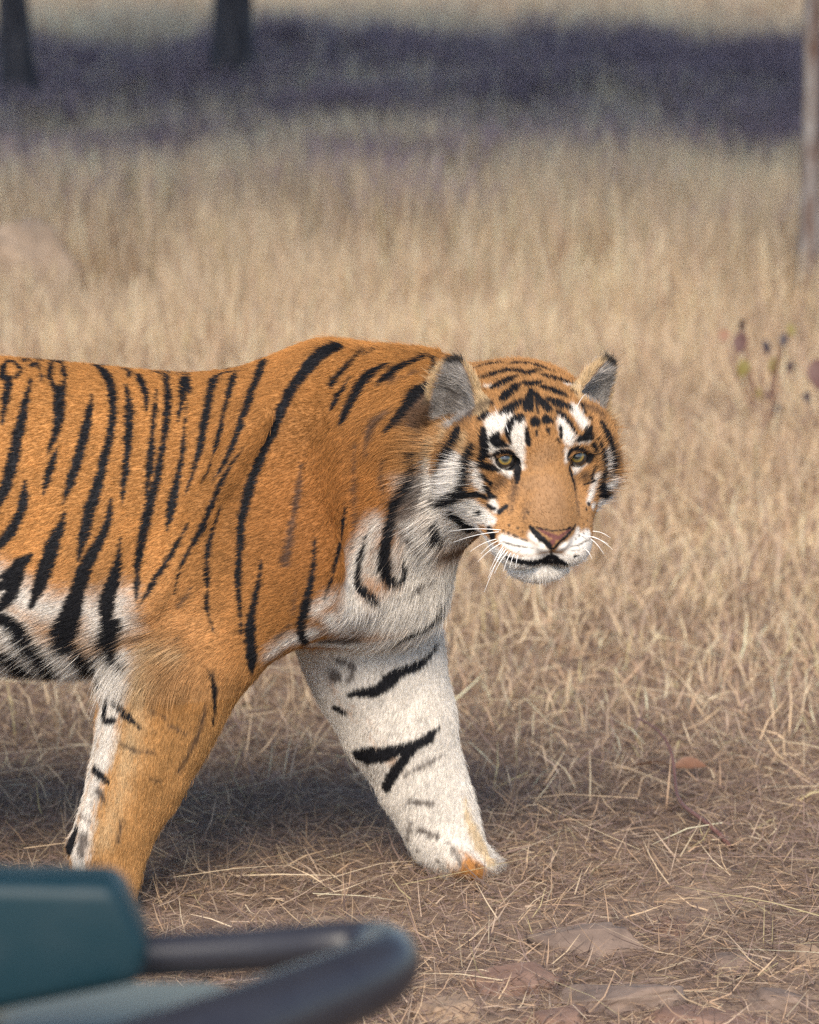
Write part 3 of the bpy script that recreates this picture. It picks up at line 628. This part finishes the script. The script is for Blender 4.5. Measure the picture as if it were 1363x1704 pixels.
# ================================================================= DRY GRASS (blades as real geometry)
m, nd, lk, bs = new_mat('straw'); GRASS = m
an = nd.new('ShaderNodeAttribute'); an.attribute_name = 'tint'
lk.new(an.outputs['Color'], bs.inputs['Base Color']); bs.inputs['Roughness'].default_value = .6; bs.inputs['Specular IOR Level'].default_value = .25
tr = nd.new('ShaderNodeBsdfTranslucent'); lk.new(an.outputs['Color'], tr.inputs['Color'])
ms = nd.new('ShaderNodeMixShader'); ms.inputs[0].default_value = .38; lk.new(bs.outputs[0], ms.inputs[1]); lk.new(tr.outputs[0], ms.inputs[2]); lk.new(ms.outputs[0], nd['Material Output'].inputs['Surface'])
PAL = np.array([(.76, .585, .39), (.68, .50, .325), (.82, .665, .465), (.52, .355, .235), (.30, .21, .175), (.57, .43, .32), (.60, .50, .28)])
def blades(name, R, az, tilt, length, width, curl, color, lift, label, z0=None):
    """R (n,2) roots; each blade is a bent, tapering strip of two quads"""
    n = len(R); d = np.stack([np.cos(az), np.sin(az)], 1)
    z = gz(R[:, 0], R[:, 1])+lift
    def pt(l, bend):
        t = np.clip(tilt+bend, -.3, 2.2); return t
    P = [np.column_stack([R, z])]
    seg = length/2
    for k, b in enumerate((0, curl)):
        t = tilt+b; P.append(P[-1]+np.column_stack([d*(np.sin(t)*seg)[:, None], np.cos(t)*seg]))
    for q in P[1:]: q[:, 2] = np.maximum(q[:, 2], gz(q[:, 0], q[:, 1])+.004+lift*.5)
    a2 = az+np.pi/2+rng.normal(0, .6, n); sd_ = np.column_stack([np.cos(a2), np.sin(a2), rng.normal(0, .35, n)])*(width*.5)[:, None]
    V = np.stack([P[0]-sd_, P[0]+sd_, P[1]-sd_*.85, P[1]+sd_*.85, P[2]-sd_*.18, P[2]+sd_*.18], 1).reshape(-1, 3)
    b = np.arange(n)*6; F = np.concatenate([np.stack([b, b+1, b+3, b+2], 1), np.stack([b+2, b+3, b+5, b+4], 1)])
    me = mesh_np(name, V, F)
    a = me.attributes.new('tint', 'FLOAT_COLOR', 'POINT'); C = np.repeat(np.concatenate([color, np.ones((n, 1))], 1), 6, 0)
    a.data.foreach_set('color', C.astype(np.float32).ravel()); me.materials.append(GRASS)
    return link(name, me, None, label, 'grass', None, 'stuff')
def scatter(n, y0, y1, margin=1.0, pw=1.0):
    y = y0+(y1-y0)*rng.random(n*2)**pw; hw2 = (y+7.8)*.0925+margin; x = rng.uniform(-1, 1, n*2)*hw2.max()
    k = np.abs(x) < hw2; return np.stack([x[k], y[k]], 1)[:n]
def outskirts(n, y0, y1, margin, extra):
    y = rng.uniform(y0, y1, n); x = ((y+7.8)*.0925+margin+extra*rng.random(n)**1.4)*np.where(rng.random(n) > .5, 1, -1); return np.stack([x, y], 1)
def pal(n, wts, P, lo=.8, hi=1.2):
    c = PAL[rng.choice(len(PAL), n, p=np.array(wts)/sum(wts))]*rng.uniform(lo, hi, n)[:, None]
    return np.clip(c*(.68+.5*hash_noise(np.column_stack([P, P[:, 0]*0]), 1.1, 50)+.14*hash_noise(np.column_stack([P, P[:, 0]*0]), 4., 51))[:, None], 0, .86)
def clump(R, sc_, thr, seed):
    v = hash_noise(np.column_stack([R, R[:, 0]*0]), sc_, seed); return R[v+rng.normal(0, .12, len(R)) > thr]
# tall standing straw behind, thinned across the shaded strip to make it darker
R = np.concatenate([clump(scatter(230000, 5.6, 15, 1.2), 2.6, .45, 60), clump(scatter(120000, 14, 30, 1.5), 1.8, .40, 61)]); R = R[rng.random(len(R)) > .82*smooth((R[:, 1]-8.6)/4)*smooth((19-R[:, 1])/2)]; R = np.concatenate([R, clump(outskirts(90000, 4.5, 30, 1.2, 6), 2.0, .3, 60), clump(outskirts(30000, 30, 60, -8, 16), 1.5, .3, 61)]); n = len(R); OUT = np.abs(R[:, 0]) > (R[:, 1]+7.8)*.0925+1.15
h = (.20+.20*hash_noise(np.column_stack([R, R[:, 0]*0]), .8, 62))*rng.uniform(.5, 1.25, n)*np.interp(R[:, 1], [4.5, 8, 10, 13, 30], [.4, .9, .9, .55, .55])
blades('tall_dry_grass', R, rng.uniform(0, 2*np.pi, n), np.abs(rng.normal(.18, .26, n)), h, rng.uniform(.003, .007, n)*np.clip(R[:, 1]/9, 1, 2.0)*np.where(OUT, 1.8, 1.0), rng.normal(.22, .42, n), pal(n, (5, 3, 5, 1.5, .6, 3, 1), R), 0, 'tall pale dry grass standing across the background')
# tangled knee-deep straw just behind the tiger
R = clump(scatter(150000, .5, 6.8, .9, .9), 3.5, .22, 63); R = R[rng.random(len(R)) < smooth((R[:, 1]-.2)/2.8)]; n = len(R); t = np.clip((R[:, 1]-1.2)/4, .1, 1)
blades('tangled_straw', R, rng.uniform(0, 2*np.pi, n), np.abs(rng.normal(1.0, .40, n)), (.08+.13*t)*rng.uniform(.5, 1.4, n), rng.uniform(.0022, .0046, n), rng.normal(.35, .5, n), pal(n, (4, 4, 4, 3, 3, 3, 1), R), .0, 'matted tangle of bent straw behind the tiger')
# flattened litter round the paws
R = clump(scatter(150000, -1.6, 3.2, .8), 4.0, .12, 64); R = R[(rng.random(len(R)) > .25) | (R[:, 1] > -.15) | (R[:, 0] < 0.02)]; R = np.concatenate([R, outskirts(40000, -1.6, 5, .8, 4), np.stack([rng.uniform(-4, 5, 24000), rng.uniform(-5.5, -1.6, 24000)], 1)]); n = len(R)
blades('straw_litter', R, rng.uniform(0, 2*np.pi, n), rng.normal(1.45, .22, n), rng.uniform(.02, .11, n), rng.uniform(.0014, .0030, n), rng.normal(.05, .35, n), pal(n, (.6, 1.6, .6, 5, 9, 4, .2), R, .5, 1.05), rng.uniform(0, .02, n), 'flattened brown straw litter covering the ground round the paws')
# long single stalks lying about
R = scatter(420, -1.6, 4.0, .8); n = len(R)
blades('fallen_stalks', R, rng.normal(0, .55, n)+np.pi*(rng.random(n) > .5), rng.normal(1.46, .10, n), rng.uniform(.12, .40, n), rng.uniform(.0020, .0034, n), rng.normal(.06, .12, n), pal(n, (3, 1, 6, 1, .5, 1, 3), R), rng.uniform(.01, .04, n), 'long pale grass stalks lying loose on the litter')

# ================================================================= ROCKS
def rock_mat(name, c0, c1):
    m, nd, lk, bs = new_mat(name); bs.inputs['Roughness'].default_value = .9
    tc = nd.new('ShaderNodeTexCoord'); a = nd.new('ShaderNodeTexNoise'); a.inputs['Scale'].default_value = 14; a.inputs['Detail'].default_value = 9; a.inputs['Roughness'].default_value = .65
    r = nd.new('ShaderNodeValToRGB'); r.color_ramp.elements[0].position = .32; r.color_ramp.elements[0].color = (*c0, 1); r.color_ramp.elements[1].position = .7; r.color_ramp.elements[1].color = (*c1, 1)
    lk.new(tc.outputs['Object'], a.inputs['Vector']); lk.new(a.outputs['Fac'], r.inputs['Fac']); lk.new(r.outputs['Color'], bs.inputs['Base Color'])
    b = nd.new('ShaderNodeBump'); b.inputs['Strength'].default_value = .8; b.inputs['Distance'].default_value = .008; lk.new(a.outputs['Fac'], b.inputs['Height']); lk.new(b.outputs[0], bs.inputs['Normal'])
    return m
RM = {'red': rock_mat('red_sandstone', (.12, .068, .050), (.27, .165, .118)), 'grey': rock_mat('purple_slate', (.10, .070, .056), (.24, .17, .13)), 'tan': rock_mat('tan_sandstone', (.17, .115, .08), (.36, .25, .165)), 'pink': rock_mat('pink_boulder', (.26, .185, .13), (.46, .34, .245))}
def rock(px, py, wpx, hm, dm, kind, label, seed, rz=0.0, tilt=0.0, flat=.35, y=None):
    c = on_ground(px, py); dist = (c-CAM)@CF; a = wpx*dist/FPX/2
    nu, nv = 28, 44; V = []; F = []
    for i in range(nu+1):
        t = -math.pi/2+math.pi*i/nu
        for j in range(nv):
            b = 2*math.pi*j/nv; V.append((math.cos(t)*math.cos(b), math.cos(t)*math.sin(b), math.sin(t)))
    for i in range(nu):
        for j in range(nv): F.append((i*nv+j, i*nv+(j+1) % nv, (i+1)*nv+(j+1) % nv, (i+1)*nv+j))
    V = np.array(V); V = np.sign(V)*np.abs(V)**.62                                  # blocky
    rr = np.random.default_rng(seed)
    for _ in range(9):                                                            # cleaved faces
        d = rr.normal(size=3); d[2] = abs(d[2])*.6; d /= np.linalg.norm(d); k = rr.uniform(.62, .92); e = V@d-k; V -= np.maximum(e, 0)[:, None]*d
    V *= (.9+.2*hash_noise(V, 3.0, seed))[:, None]; V += ((hash_noise(V, 9, seed+1)-.5)*.07)[:, None]
    V *= [a, dm, hm]
    me = mesh_np('rock', V, F); me.materials.append(RM[kind]); o = link('rock', me, None, label, 'rock', 'stones lying in the straw')
    o.location = (c[0], c[1], hm*flat-.01); o.rotation_euler = (tilt, tilt*.5, rz)
    return o
rock(605, 1536, 215, 0.0156, .05, 'tan', 'flat orange-brown slab just beyond the bent black rail', 1, .05)
rock(985, 1580, 215, 0.0350, .07, 'grey', 'greyish pink block with a pale top edge, behind the purple slab', 2, -.1, .1)
rock(862, 1632, 165, 0.0272, .07, 'red', 'reddish stone to the near side of the greyish pink block', 3, .3)
rock(1015, 1668, 250, 0.0311, .09, 'grey', 'wide purple grey slab under crossing straws', 4, .1, -.08)
rock(1345, 1606, 90, 0.0311, .06, 'tan', 'pale tan stone at the end of the row of stones', 5, .2)
rock(1225, 1608, 170, 0.0233, .06, 'grey', 'dark low stone between the tan stone and purple slab', 6, -.2)
rock(735, 1690, 110, 0.0311, .07, 'tan', 'tan stone lying closest to the bent rail', 7, .4)
rock(1165, 1700, 240, 0.0233, .08, 'red', 'rust brown slab half buried in straw', 8, -.15)
rock(930, 1700, 150, 0.0216, .06, 'red', 'dark red stone between the reddish stone and purple slab', 12, .5)
rock(1300, 1670, 150, 0.0245, .07, 'grey', 'brownish grey stone in front of the pale tan stone', 13, .2)
rock(1110, 1545, 120, 0.0187, .05, 'red', 'small red stone beyond the greyish pink block', 14, .7)
rock(1110, 1283, 120, 0.0130, .035, 'tan', 'small dusty stone beside the orange leaf', 9, .2)
b = rock(22, 492, 230, .155, .20, 'pink', 'rounded pinkish tan boulder rising from the tall grass', 10, 0, 0, .75); b['group'] = 'boulder in the tall grass'

# ================================================================= LEAVES, TWIGS, SEEDLINGS
def leaf_mesh(L, W, fold=.25, droop=.3):
    V = []; F = []; n = 8
    for i in range(n+1):
        t = i/n; wv = W*math.sin(math.pi*min(t*.96+.03, 1))**.8; z = -droop*L*t*t
        V += [(-wv, t*L, z+fold*wv), (0, t*L, z), (wv, t*L, z+fold*wv)]
    for i in range(n): a = i*3; F += [(a, a+1, a+4, a+3), (a+1, a+2, a+5, a+4)]
    return mesh_np('leaf', V, F)
def flat_mat(name, c, tr_=.35):
    m, nd, lk, bs = new_mat(name); tc = nd.new('ShaderNodeTexCoord'); a = nd.new('ShaderNodeTexNoise'); a.inputs['Scale'].default_value = 25; a.inputs['Detail'].default_value = 5; lk.new(tc.outputs['Object'], a.inputs['Vector'])
    r = nd.new('ShaderNodeValToRGB'); r.color_ramp.elements[0].color = (*[v*.55 for v in c], 1); r.color_ramp.elements[1].color = (*[min(v*1.35, .9) for v in c], 1); lk.new(a.outputs['Fac'], r.inputs['Fac']); lk.new(r.outputs['Color'], bs.inputs['Base Color'])
    bs.inputs['Roughness'].default_value = .55
    t = nd.new('ShaderNodeBsdfTranslucent'); lk.new(r.outputs['Color'], t.inputs['Color']); s_ = nd.new('ShaderNodeMixShader'); s_.inputs[0].default_value = tr_
    lk.new(bs.outputs[0], s_.inputs[1]); lk.new(t.outputs[0], s_.inputs[2]); lk.new(s_.outputs[0], nd['Material Output'].inputs['Surface'])
    return m
LM = {'red': flat_mat('red_leaf', (.12, .050, .045)), 'yellow': flat_mat('yellow_leaf', (.26, .21, .06)), 'dark': flat_mat('withered_leaf', (.05, .035, .045)), 'orange': flat_mat('orange_leaf', (.30, .15, .09)), 'stem': flat_mat('twig_bark', (.16, .075, .06), 0.0)}
def seedling(name, label, base_px, y, tips, group=None):
    """tips: (px, py, leaf length px, width px, colour, heading)"""
    base = at_y(base_px[0], base_px[1], y); base[2] = gz(base[0], base[1])
    t = link(name, None, None, label, 'plant', group); t.location = base
    dist = (base-CAM)@CF; k = dist/FPX
    for px, py, ll, lw, c, az in tips:
        tip = at_y(px, py, y+rng.uniform(-.08, .08)); v = tip-base
        pts = [base*0+v*u+np.array([.02*math.sin(u*5), .02*math.cos(u*4), 0])*u*(1-u)*2 for u in np.linspace(0, 1, 10)]
        sm_ = tube('stem', pts, np.linspace(.004, .0016, 10)); sm_.materials.append(LM['stem']); st = link('stem', sm_, t)
        lm_ = leaf_mesh(ll*k*.85, lw*k*.36); lm_.materials.append(LM[c]); lo = link('leaf', lm_, st)
        lo.location = v; lo.rotation_euler = (math.radians(rng.uniform(-70, -40)) if py else 0, rng.uniform(-.4, .4), az)
seedling('seedling', 'withered seedling with a dark red leaf and yellow leaves in the grass', (1262, 740), 4.6, [(1236, 552, 46, 36, 'red', 2.9), (1238, 530, 34, 16, 'dark', .2), (1240, 598, 34, 30, 'yellow', 3.3), (1293, 592, 40, 26, 'yellow', 2.8), (1272, 565, 30, 20, 'dark', 3.4), (1265, 645, 30, 22, 'yellow', 2.6), (1276, 650, 24, 16, 'dark', 3.1), (1305, 555, 26, 22, 'dark', 2.9), (1314, 538, 26, 18, 'yellow', 3.1), (1296, 670, 28, 20, 'dark', 3.3), (1318, 600, 24, 18, 'dark', 3.0), (1207, 548, 26, 28, 'orange', 3.0)])
seedling('seedling', 'short seedling bearing one large rust red leaf', (1362, 735), 4.5, [(1358, 598, 62, 48, 'red', 3.0), (1343, 650, 26, 18, 'dark', 2.8)])
# fallen stem with an orange leaf
b0 = on_ground(1062, 1196, .10); b1 = on_ground(1205, 1415, .015); base = (b0+b1)/2; base[2] = 0
tw = link('fallen_twig', None, None, 'thin red-brown fallen twig with a curled orange leaf', 'twig'); tw.location = base
pts = [(b0*(1-u)+b1*u)-base+np.array([.02*math.sin(u*7), 0, .012*math.sin(u*9)]) for u in np.linspace(0, 1, 16)]
me = tube('stem', pts, np.linspace(.0022, .005, 16), 7); me.materials.append(LM['stem']); link('stem', me, tw)
for px, py, ll, lw, az in ((1122, 1277, 52, 28, -1.45), (1118, 1275, 70, 14, 1.7)):
    q = on_ground(px, py, .035); me = leaf_mesh(ll*.00122, lw*.0006, .5, .25); me.materials.append(LM['orange']); o = link('leaf', me, tw); o.location = q-base; o.rotation_euler = (.25, .5, az)

# ================================================================= TREES
def bark(name, c0, c1, sc_=6):
    m, nd, lk, bs = new_mat(name); bs.inputs['Roughness'].default_value = .95
    tc = nd.new('ShaderNodeTexCoord'); mp = nd.new('ShaderNodeMapping'); mp.inputs['Scale'].default_value = (sc_, sc_, sc_*.25); a = nd.new('ShaderNodeTexNoise'); a.inputs['Scale'].default_value = 3; a.inputs['Detail'].default_value = 8
    lk.new(tc.outputs['Object'], mp.inputs[0]); lk.new(mp.outputs[0], a.inputs['Vector']); r = nd.new('ShaderNodeValToRGB'); r.color_ramp.elements[0].position = .35; r.color_ramp.elements[1].position = .65
    r.color_ramp.elements[0].color = (*c0, 1); r.color_ramp.elements[1].color = (*c1, 1); lk.new(a.outputs['Fac'], r.inputs['Fac']); lk.new(r.outputs['Color'], bs.inputs['Base Color'])
    b = nd.new('ShaderNodeBump'); b.inputs['Strength'].default_value = 1; b.inputs['Distance'].default_value = .03; lk.new(a.outputs['Fac'], b.inputs['Height']); lk.new(b.outputs[0], bs.inputs['Normal'])
    return m
BARK = bark('dark_bark', (.028, .026, .032), (.085, .075, .08)); PALE = bark('pale_bark', (.10, .055, .04), (.27, .25, .24), 9)
FOL = flat_mat('dry_foliage', (.085, .072, .04), .3)
def limb_mesh(limbs, sides=9):
    Vs = []; Fs = []; off = 0
    for pts, rads in limbs:
        me = tube('tmp', pts, rads, sides); v = np.empty(len(me.vertices)*3, np.float32); me.vertices.foreach_get('co', v); f = np.empty(len(me.loops), np.int32); me.loops.foreach_get('vertex_index', f)
        Vs.append(v.reshape(-1, 3)); Fs.append(f.reshape(-1, 4)+off); off += len(me.vertices); bpy.data.meshes.remove(me)
    return mesh_np('trunk', np.concatenate(Vs), np.concatenate(Fs))
def tree(name, label, base, r0, lean, H_, crown_c, crown_r, nleaf, mat_, seed, group='trees round the clearing'):
    rr = np.random.default_rng(seed); t = link(name, None, None, label, 'tree', group); t.location = (base[0], base[1], gz(base[0], base[1])-.05)
    top = np.array([lean[0], lean[1], H_]); trunk = [top*u*np.array([1, 1, 1])+np.array([.06*math.sin(u*6+seed), .06*math.cos(u*5), 0])*u for u in np.linspace(0, 1, 18)]
    limbs = [(trunk, [r0*(1.35 if i == 0 else 1.12 if i == 1 else 1-.55*i/17) for i in range(18)])]
    cc = np.array(crown_c); cr = np.array(crown_r); cl = []
    for k in range(16):
        d = rr.normal(size=3); d[2] = abs(d[2])*.6-.1; d /= np.linalg.norm(d); e = cc+d*cr*rr.uniform(.55, .92); s0 = trunk[int(rr.integers(11, 18))]
        q = [s0*(1-u)+e*u+np.array([0, 0, .35*math.sin(u*math.pi)]) for u in np.linspace(0, 1, 9)]; limbs.append((q, np.linspace(r0*.38, r0*.06, 9))); cl += [q[5], q[7], q[8]]
        for _ in range(4): cl.append(e+rr.normal(size=3)*cr*.22)
    me = limb_mesh(limbs); me.materials.append(mat_); link('trunk', me, t)
    cl = np.array(cl); c = cl[rr.integers(0, len(cl), nleaf)]+rr.normal(size=(nleaf, 3))*cr.mean()*.15
    a = rr.normal(size=(nleaf, 3)); a /= np.linalg.norm(a, axis=1)[:, None]; b = np.cross(a, rr.normal(size=(nleaf, 3))); b /= np.linalg.norm(b, axis=1)[:, None]; s1 = rr.uniform(.10, .19, nleaf)[:, None]
    V = np.stack([c-a*s1, c+b*s1*.5, c+a*s1, c-b*s1*.5], 1).reshape(-1, 3); me = mesh_np('crown', V, np.arange(nleaf*4).reshape(-1, 4)); me.materials.append(FOL); link('crown', me, t)
tree('tree', 'thinner dark tree trunk, leaning, in the shade behind the rounded boulder', (-1.86, 13.4), .078, (-.35, 0), 6, (-.2, -1.4, 4.6), (2.8, 2.4, 1.4), 11000, BARK, 1)
tree('tree', 'thicker dark tree trunk next to the thinner leaning one', (-.90, 14.6), .098, (.1, .2), 6.5, (.6, -2.0, 4.8), (3.0, 2.4, 1.4), 11000, BARK, 2)
tree('tree', 'slender pale barked tree with a rusty patch, near the withered seedling', (1.345, 7.0), .034, (.05, .1), 6.2, (.2, .2, 6.6), (1.6, 1.6, 1.5), 3500, PALE, 3)
tree('tree', 'broad leafy tree shading the grass from the side of the slender pale tree', (4.9, 6.6), .20, (-1.2, .2), 6.2, (-2.3, -.9, 6.6), (4.6, 3.8, 1.7), 28000, BARK, 4)
tree('tree', 'broad leafy tree shading the grass from the side of the pinkish boulder', (-4.4, 6.2), .20, (1.0, .2), 6.2, (1.4, -.8, 6.6), (4.6, 3.7, 1.7), 26000, BARK, 5)

# ================================================================= LEAFLESS SHADE_SCRUB added to darken the shaded strip and tint it purple
m, nd, lk, bs = new_mat('shade_scrub_twigs'); bs.inputs['Roughness'].default_value = .9; tc = nd.new('ShaderNodeTexCoord'); a_ = nd.new('ShaderNodeTexNoise'); a_.inputs['Scale'].default_value = 8
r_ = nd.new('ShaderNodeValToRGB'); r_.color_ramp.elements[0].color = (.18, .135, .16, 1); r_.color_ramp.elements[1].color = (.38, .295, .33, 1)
lk.new(tc.outputs['Object'], a_.inputs['Vector']); lk.new(a_.outputs['Fac'], r_.inputs['Fac']); lk.new(r_.outputs['Color'], bs.inputs['Base Color']); SHADE_SCRUB = m
def shade_scrub_mesh(seed):
    rr = np.random.default_rng(seed); V = []; F = []
    for k in range(150):
        az_ = rr.uniform(0, 2*np.pi); r0 = rr.uniform(0, .12); p = np.array([r0*math.cos(az_), r0*math.sin(az_), -.02]); t = abs(rr.normal(.35, .28)); L_ = rr.uniform(.16, .42); a2 = az_+rr.normal(0, .5)
        for j in range(3):
            q = p+np.array([math.cos(a2)*math.sin(t), math.sin(a2)*math.sin(t), math.cos(t)])*L_/3; sd_ = np.array([-math.sin(a2), math.cos(a2), .3])*.0055*(1-.28*j); i = len(V)
            V += [p-sd_, p+sd_, q+sd_*.7, q-sd_*.7]; F.append((i, i+1, i+2, i+3))
            sd2 = np.array([math.cos(a2), math.sin(a2), 0])*.0045; i = len(V); V += [p-sd2, p+sd2, q+sd2*.7, q-sd2*.7]; F.append((i, i+1, i+2, i+3)); p = q; t += rr.normal(.05, .25); a2 += rr.normal(0, .5)
    me = mesh_np('shade_scrub', V, F, False); me.materials.append(SHADE_SCRUB); return me
SM = [shade_scrub_mesh(i) for i in range(4)]; rs = np.random.default_rng(8)
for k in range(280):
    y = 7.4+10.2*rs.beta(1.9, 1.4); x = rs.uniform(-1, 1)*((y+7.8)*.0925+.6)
    o = link('shade_scrub', SM[k % 4], None, 'low purple grey scrub bush added to deepen the shade on the grass', 'bush', 'scrub added to darken the shaded strip')
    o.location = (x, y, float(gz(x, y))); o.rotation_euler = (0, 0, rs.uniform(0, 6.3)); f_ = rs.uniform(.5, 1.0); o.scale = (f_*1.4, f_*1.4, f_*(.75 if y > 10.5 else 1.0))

# ================================================================= SAFARI VEHICLE (own bonnet corner, mirror housing, bent rail)
def paint_mat(name, c, rough, coat_=.0):
    m, nd, lk, bs = new_mat(name); tc = nd.new('ShaderNodeTexCoord'); a = nd.new('ShaderNodeTexNoise'); a.inputs['Scale'].default_value = 18; a.inputs['Detail'].default_value = 7; lk.new(tc.outputs['Object'], a.inputs['Vector'])
    r = nd.new('ShaderNodeValToRGB'); r.color_ramp.elements[0].position = .3; r.color_ramp.elements[0].color = (*c, 1); r.color_ramp.elements[1].position = .85; r.color_ramp.elements[1].color = (*[v*.9+.012 for v in c], 1)
    lk.new(a.outputs['Fac'], r.inputs['Fac']); lk.new(r.outputs['Color'], bs.inputs['Base Color']); bs.inputs['Roughness'].default_value = rough; bs.inputs['Specular IOR Level'].default_value = .28; bs.inputs['Coat Weight'].default_value = coat_; bs.inputs['Coat Roughness'].default_value = .25
    return m
TEAL = paint_mat('teal_green_plastic', (.002, .021, .031), .5); GREEN = paint_mat('dusty_green_paint', (.13, .15, .135), .55, .1); RUB = paint_mat('black_rubber_sleeve', (.022, .022, .029), .33); STEEL = paint_mat('dull_steel', (.25, .25, .25), .4)
veh = link('safari_vehicle', None, None, 'open green safari vehicle with a bent black tube rail on its front corner', 'vehicle'); veh.location = (-.6, -4.6, 0); VO = np.array([-.6, -4.6, 0])
import bmesh
def bev(name, V, F, parent, mat_, w_=.01, seg=4, origin=VO):
    me = bpy.data.meshes.new(name); bm = bmesh.new(); vs = [bm.verts.new(np.asarray(v)-origin) for v in V]
    for f in F: bm.faces.new([vs[i] for i in f])
    bmesh.ops.recalc_face_normals(bm, faces=bm.faces); bmesh.ops.bevel(bm, geom=list(bm.edges)+list(bm.verts), offset=w_, segments=seg, profile=.5, affect='EDGES')
    for f in bm.faces: f.smooth = True
    bm.to_mesh(me); bm.free(); me.materials.append(mat_); return link(name, me, parent)
def prism(name, prof, y0, y1, parent, mat_, w_=.01, seg=4, shrink=1.0):
    """profile of (x, z) points extruded along y"""
    n = len(prof); c = np.mean(prof, 0); V = [(x, y0, z) for x, z in prof]+[(c[0]+(x-c[0])*shrink, y1, c[1]+(z-c[1])*shrink) for x, z in prof]
    return bev(name, V, [tuple(range(n)), tuple(range(2*n-1, n-1, -1))]+[(i, (i+1) % n, n+(i+1) % n, n+i) for i in range(n)], parent, mat_, w_, seg)
def boxp(name, x0, x1, y0, y1, z0, z1, parent, mat_, w_=.01): return prism(name, [(x0, z0), (x1, z0), (x1, z1), (x0, z1)], y0, y1, parent, mat_, w_)
YM = -3.47
mp_ = [at_y(px, py, YM)[[0, 2]] for px, py in ((-90, 1468), (196, 1472), (250, 1580), (240, 1640), (-90, 1706))]
hs = prism('mirror_housing', mp_, YM, YM+.095, veh, TEAL, .018, 5, .96); hs['label'] = 'dark teal mirror housing with rounded corners'
st = tube('mirror_stem', [np.array(at_y(-120, 1640, YM+.04))-VO, np.array(at_y(-150, 1720, YM+.04))-VO, np.array(at_y(-160, 1800, YM+.04))-VO], [.014]*3, 12); st.materials.append(RUB); link('mirror_stem', st, veh)
ZR = .857
rp = [on_ground(px, py, ZR) for px, py in ((-900, 1650), (-60, 1606), (100, 1599), (230, 1592), (400, 1583), (520, 1574), (582, 1572), (620, 1578), (641, 1592), (638, 1610), (606, 1630), (552, 1653), (480, 1682), (400, 1714), (300, 1746), (180, 1792), (60, 1840))]
RR = [.0205, .0205, .0205, .0205, .0205, .0215, .023, .0265, .030, .033, .035, .0365, .038, .039, .039, .039, .039]
def catmull(P, k=6):
    P = np.array(P); out = []
    for i in range(len(P)-1):
        p0, p1, p2, p3 = P[max(i-1, 0)], P[i], P[i+1], P[min(i+2, len(P)-1)]
        for t in np.arange(k)/k: out.append(.5*((2*p1)+(-p0+p2)*t+(2*p0-5*p1+4*p2-p3)*t*t+(-p0+3*p1-3*p2+p3)*t**3))
    return np.array(out+[P[-1]])
n_ = len(rp); rp = catmull(rp); RR = np.interp(np.linspace(0, n_-1, len(rp)), np.arange(n_), RR); me = tube('guard_rail', rp-VO, np.array(RR)*1.14, 24); me.materials.append(RUB); gr = link('guard_rail', me, veh); gr['label'] = 'bent tube rail in black rubber sleeve'
# bonnet and wings (below the rail), wheels, tub
boxp('wing', -.47, -.175, -5.0, -3.02, .42, .755, veh, GREEN, .05); boxp('wing', -1.40, -1.10, -5.0, -3.02, .42, .755, veh, GREEN, .05)
boxp('bonnet', -1.098, -.472, -5.0, -3.06, .55, .79, veh, GREEN, .03)
gl = boxp('grille', -1.05, -.52, -3.058, -3.02, .40, .72, veh, GREEN, .008)
for k in range(7): boxp('slat', -1.02+k*.072, -.99+k*.072, -3.022, -3.005, .45, .68, gl, RUB, .004)
boxp('bumper', -1.38, -.20, -3.0, -2.92, .32, .44, veh, STEEL, .015)
for x in (-.72, -1.15):
    me = tube('rail_post', np.array([[x, -2.96, .40], [x, -2.98, .7], [x, -3.26, ZR-.02]])-VO, [.02]*3, 12); me.materials.append(RUB); link('rail_post', me, veh)
for xw in (-.28, -1.29):
    wl = link('wheel', None, veh); wl.location = np.array([xw, -3.6, .34])-VO
    th = np.linspace(0, 2*np.pi, 41)[:-1]; prof = [(.19, -.09), (.27, -.105), (.325, -.095), (.345, -.05), (.345, .05), (.325, .095), (.27, .105), (.19, .09)]; nP = len(prof)
    V = [(o_, r_*math.cos(a), r_*math.sin(a)) for a in th for r_, o_ in prof]; F = [(i*nP+j, ((i+1) % 40)*nP+j, ((i+1) % 40)*nP+(j+1) % nP, i*nP+(j+1) % nP) for i in range(40) for j in range(nP)]
    me = mesh_np('tyre', V, F); me.materials.append(RUB); link('tyre', me, wl)
    prof = [(.192, -.06), (.12, -.02), (.05, -.05), (.05, .05), (.12, .02), (.192, .06)]; nP = len(prof); V = [(o_, r_*math.cos(a), r_*math.sin(a)) for a in th for r_, o_ in prof]; F = [(i*nP+j, ((i+1) % 40)*nP+j, ((i+1) % 40)*nP+(j+1) % nP, i*nP+(j+1) % nP) for i in range(40) for j in range(nP)]
    me = mesh_np('rim', V, F); me.materials.append(STEEL); link('rim', me, wl)
boxp('tub', -1.42, -.16, -8.6, -5.02, .42, .95, veh, GREEN, .03)
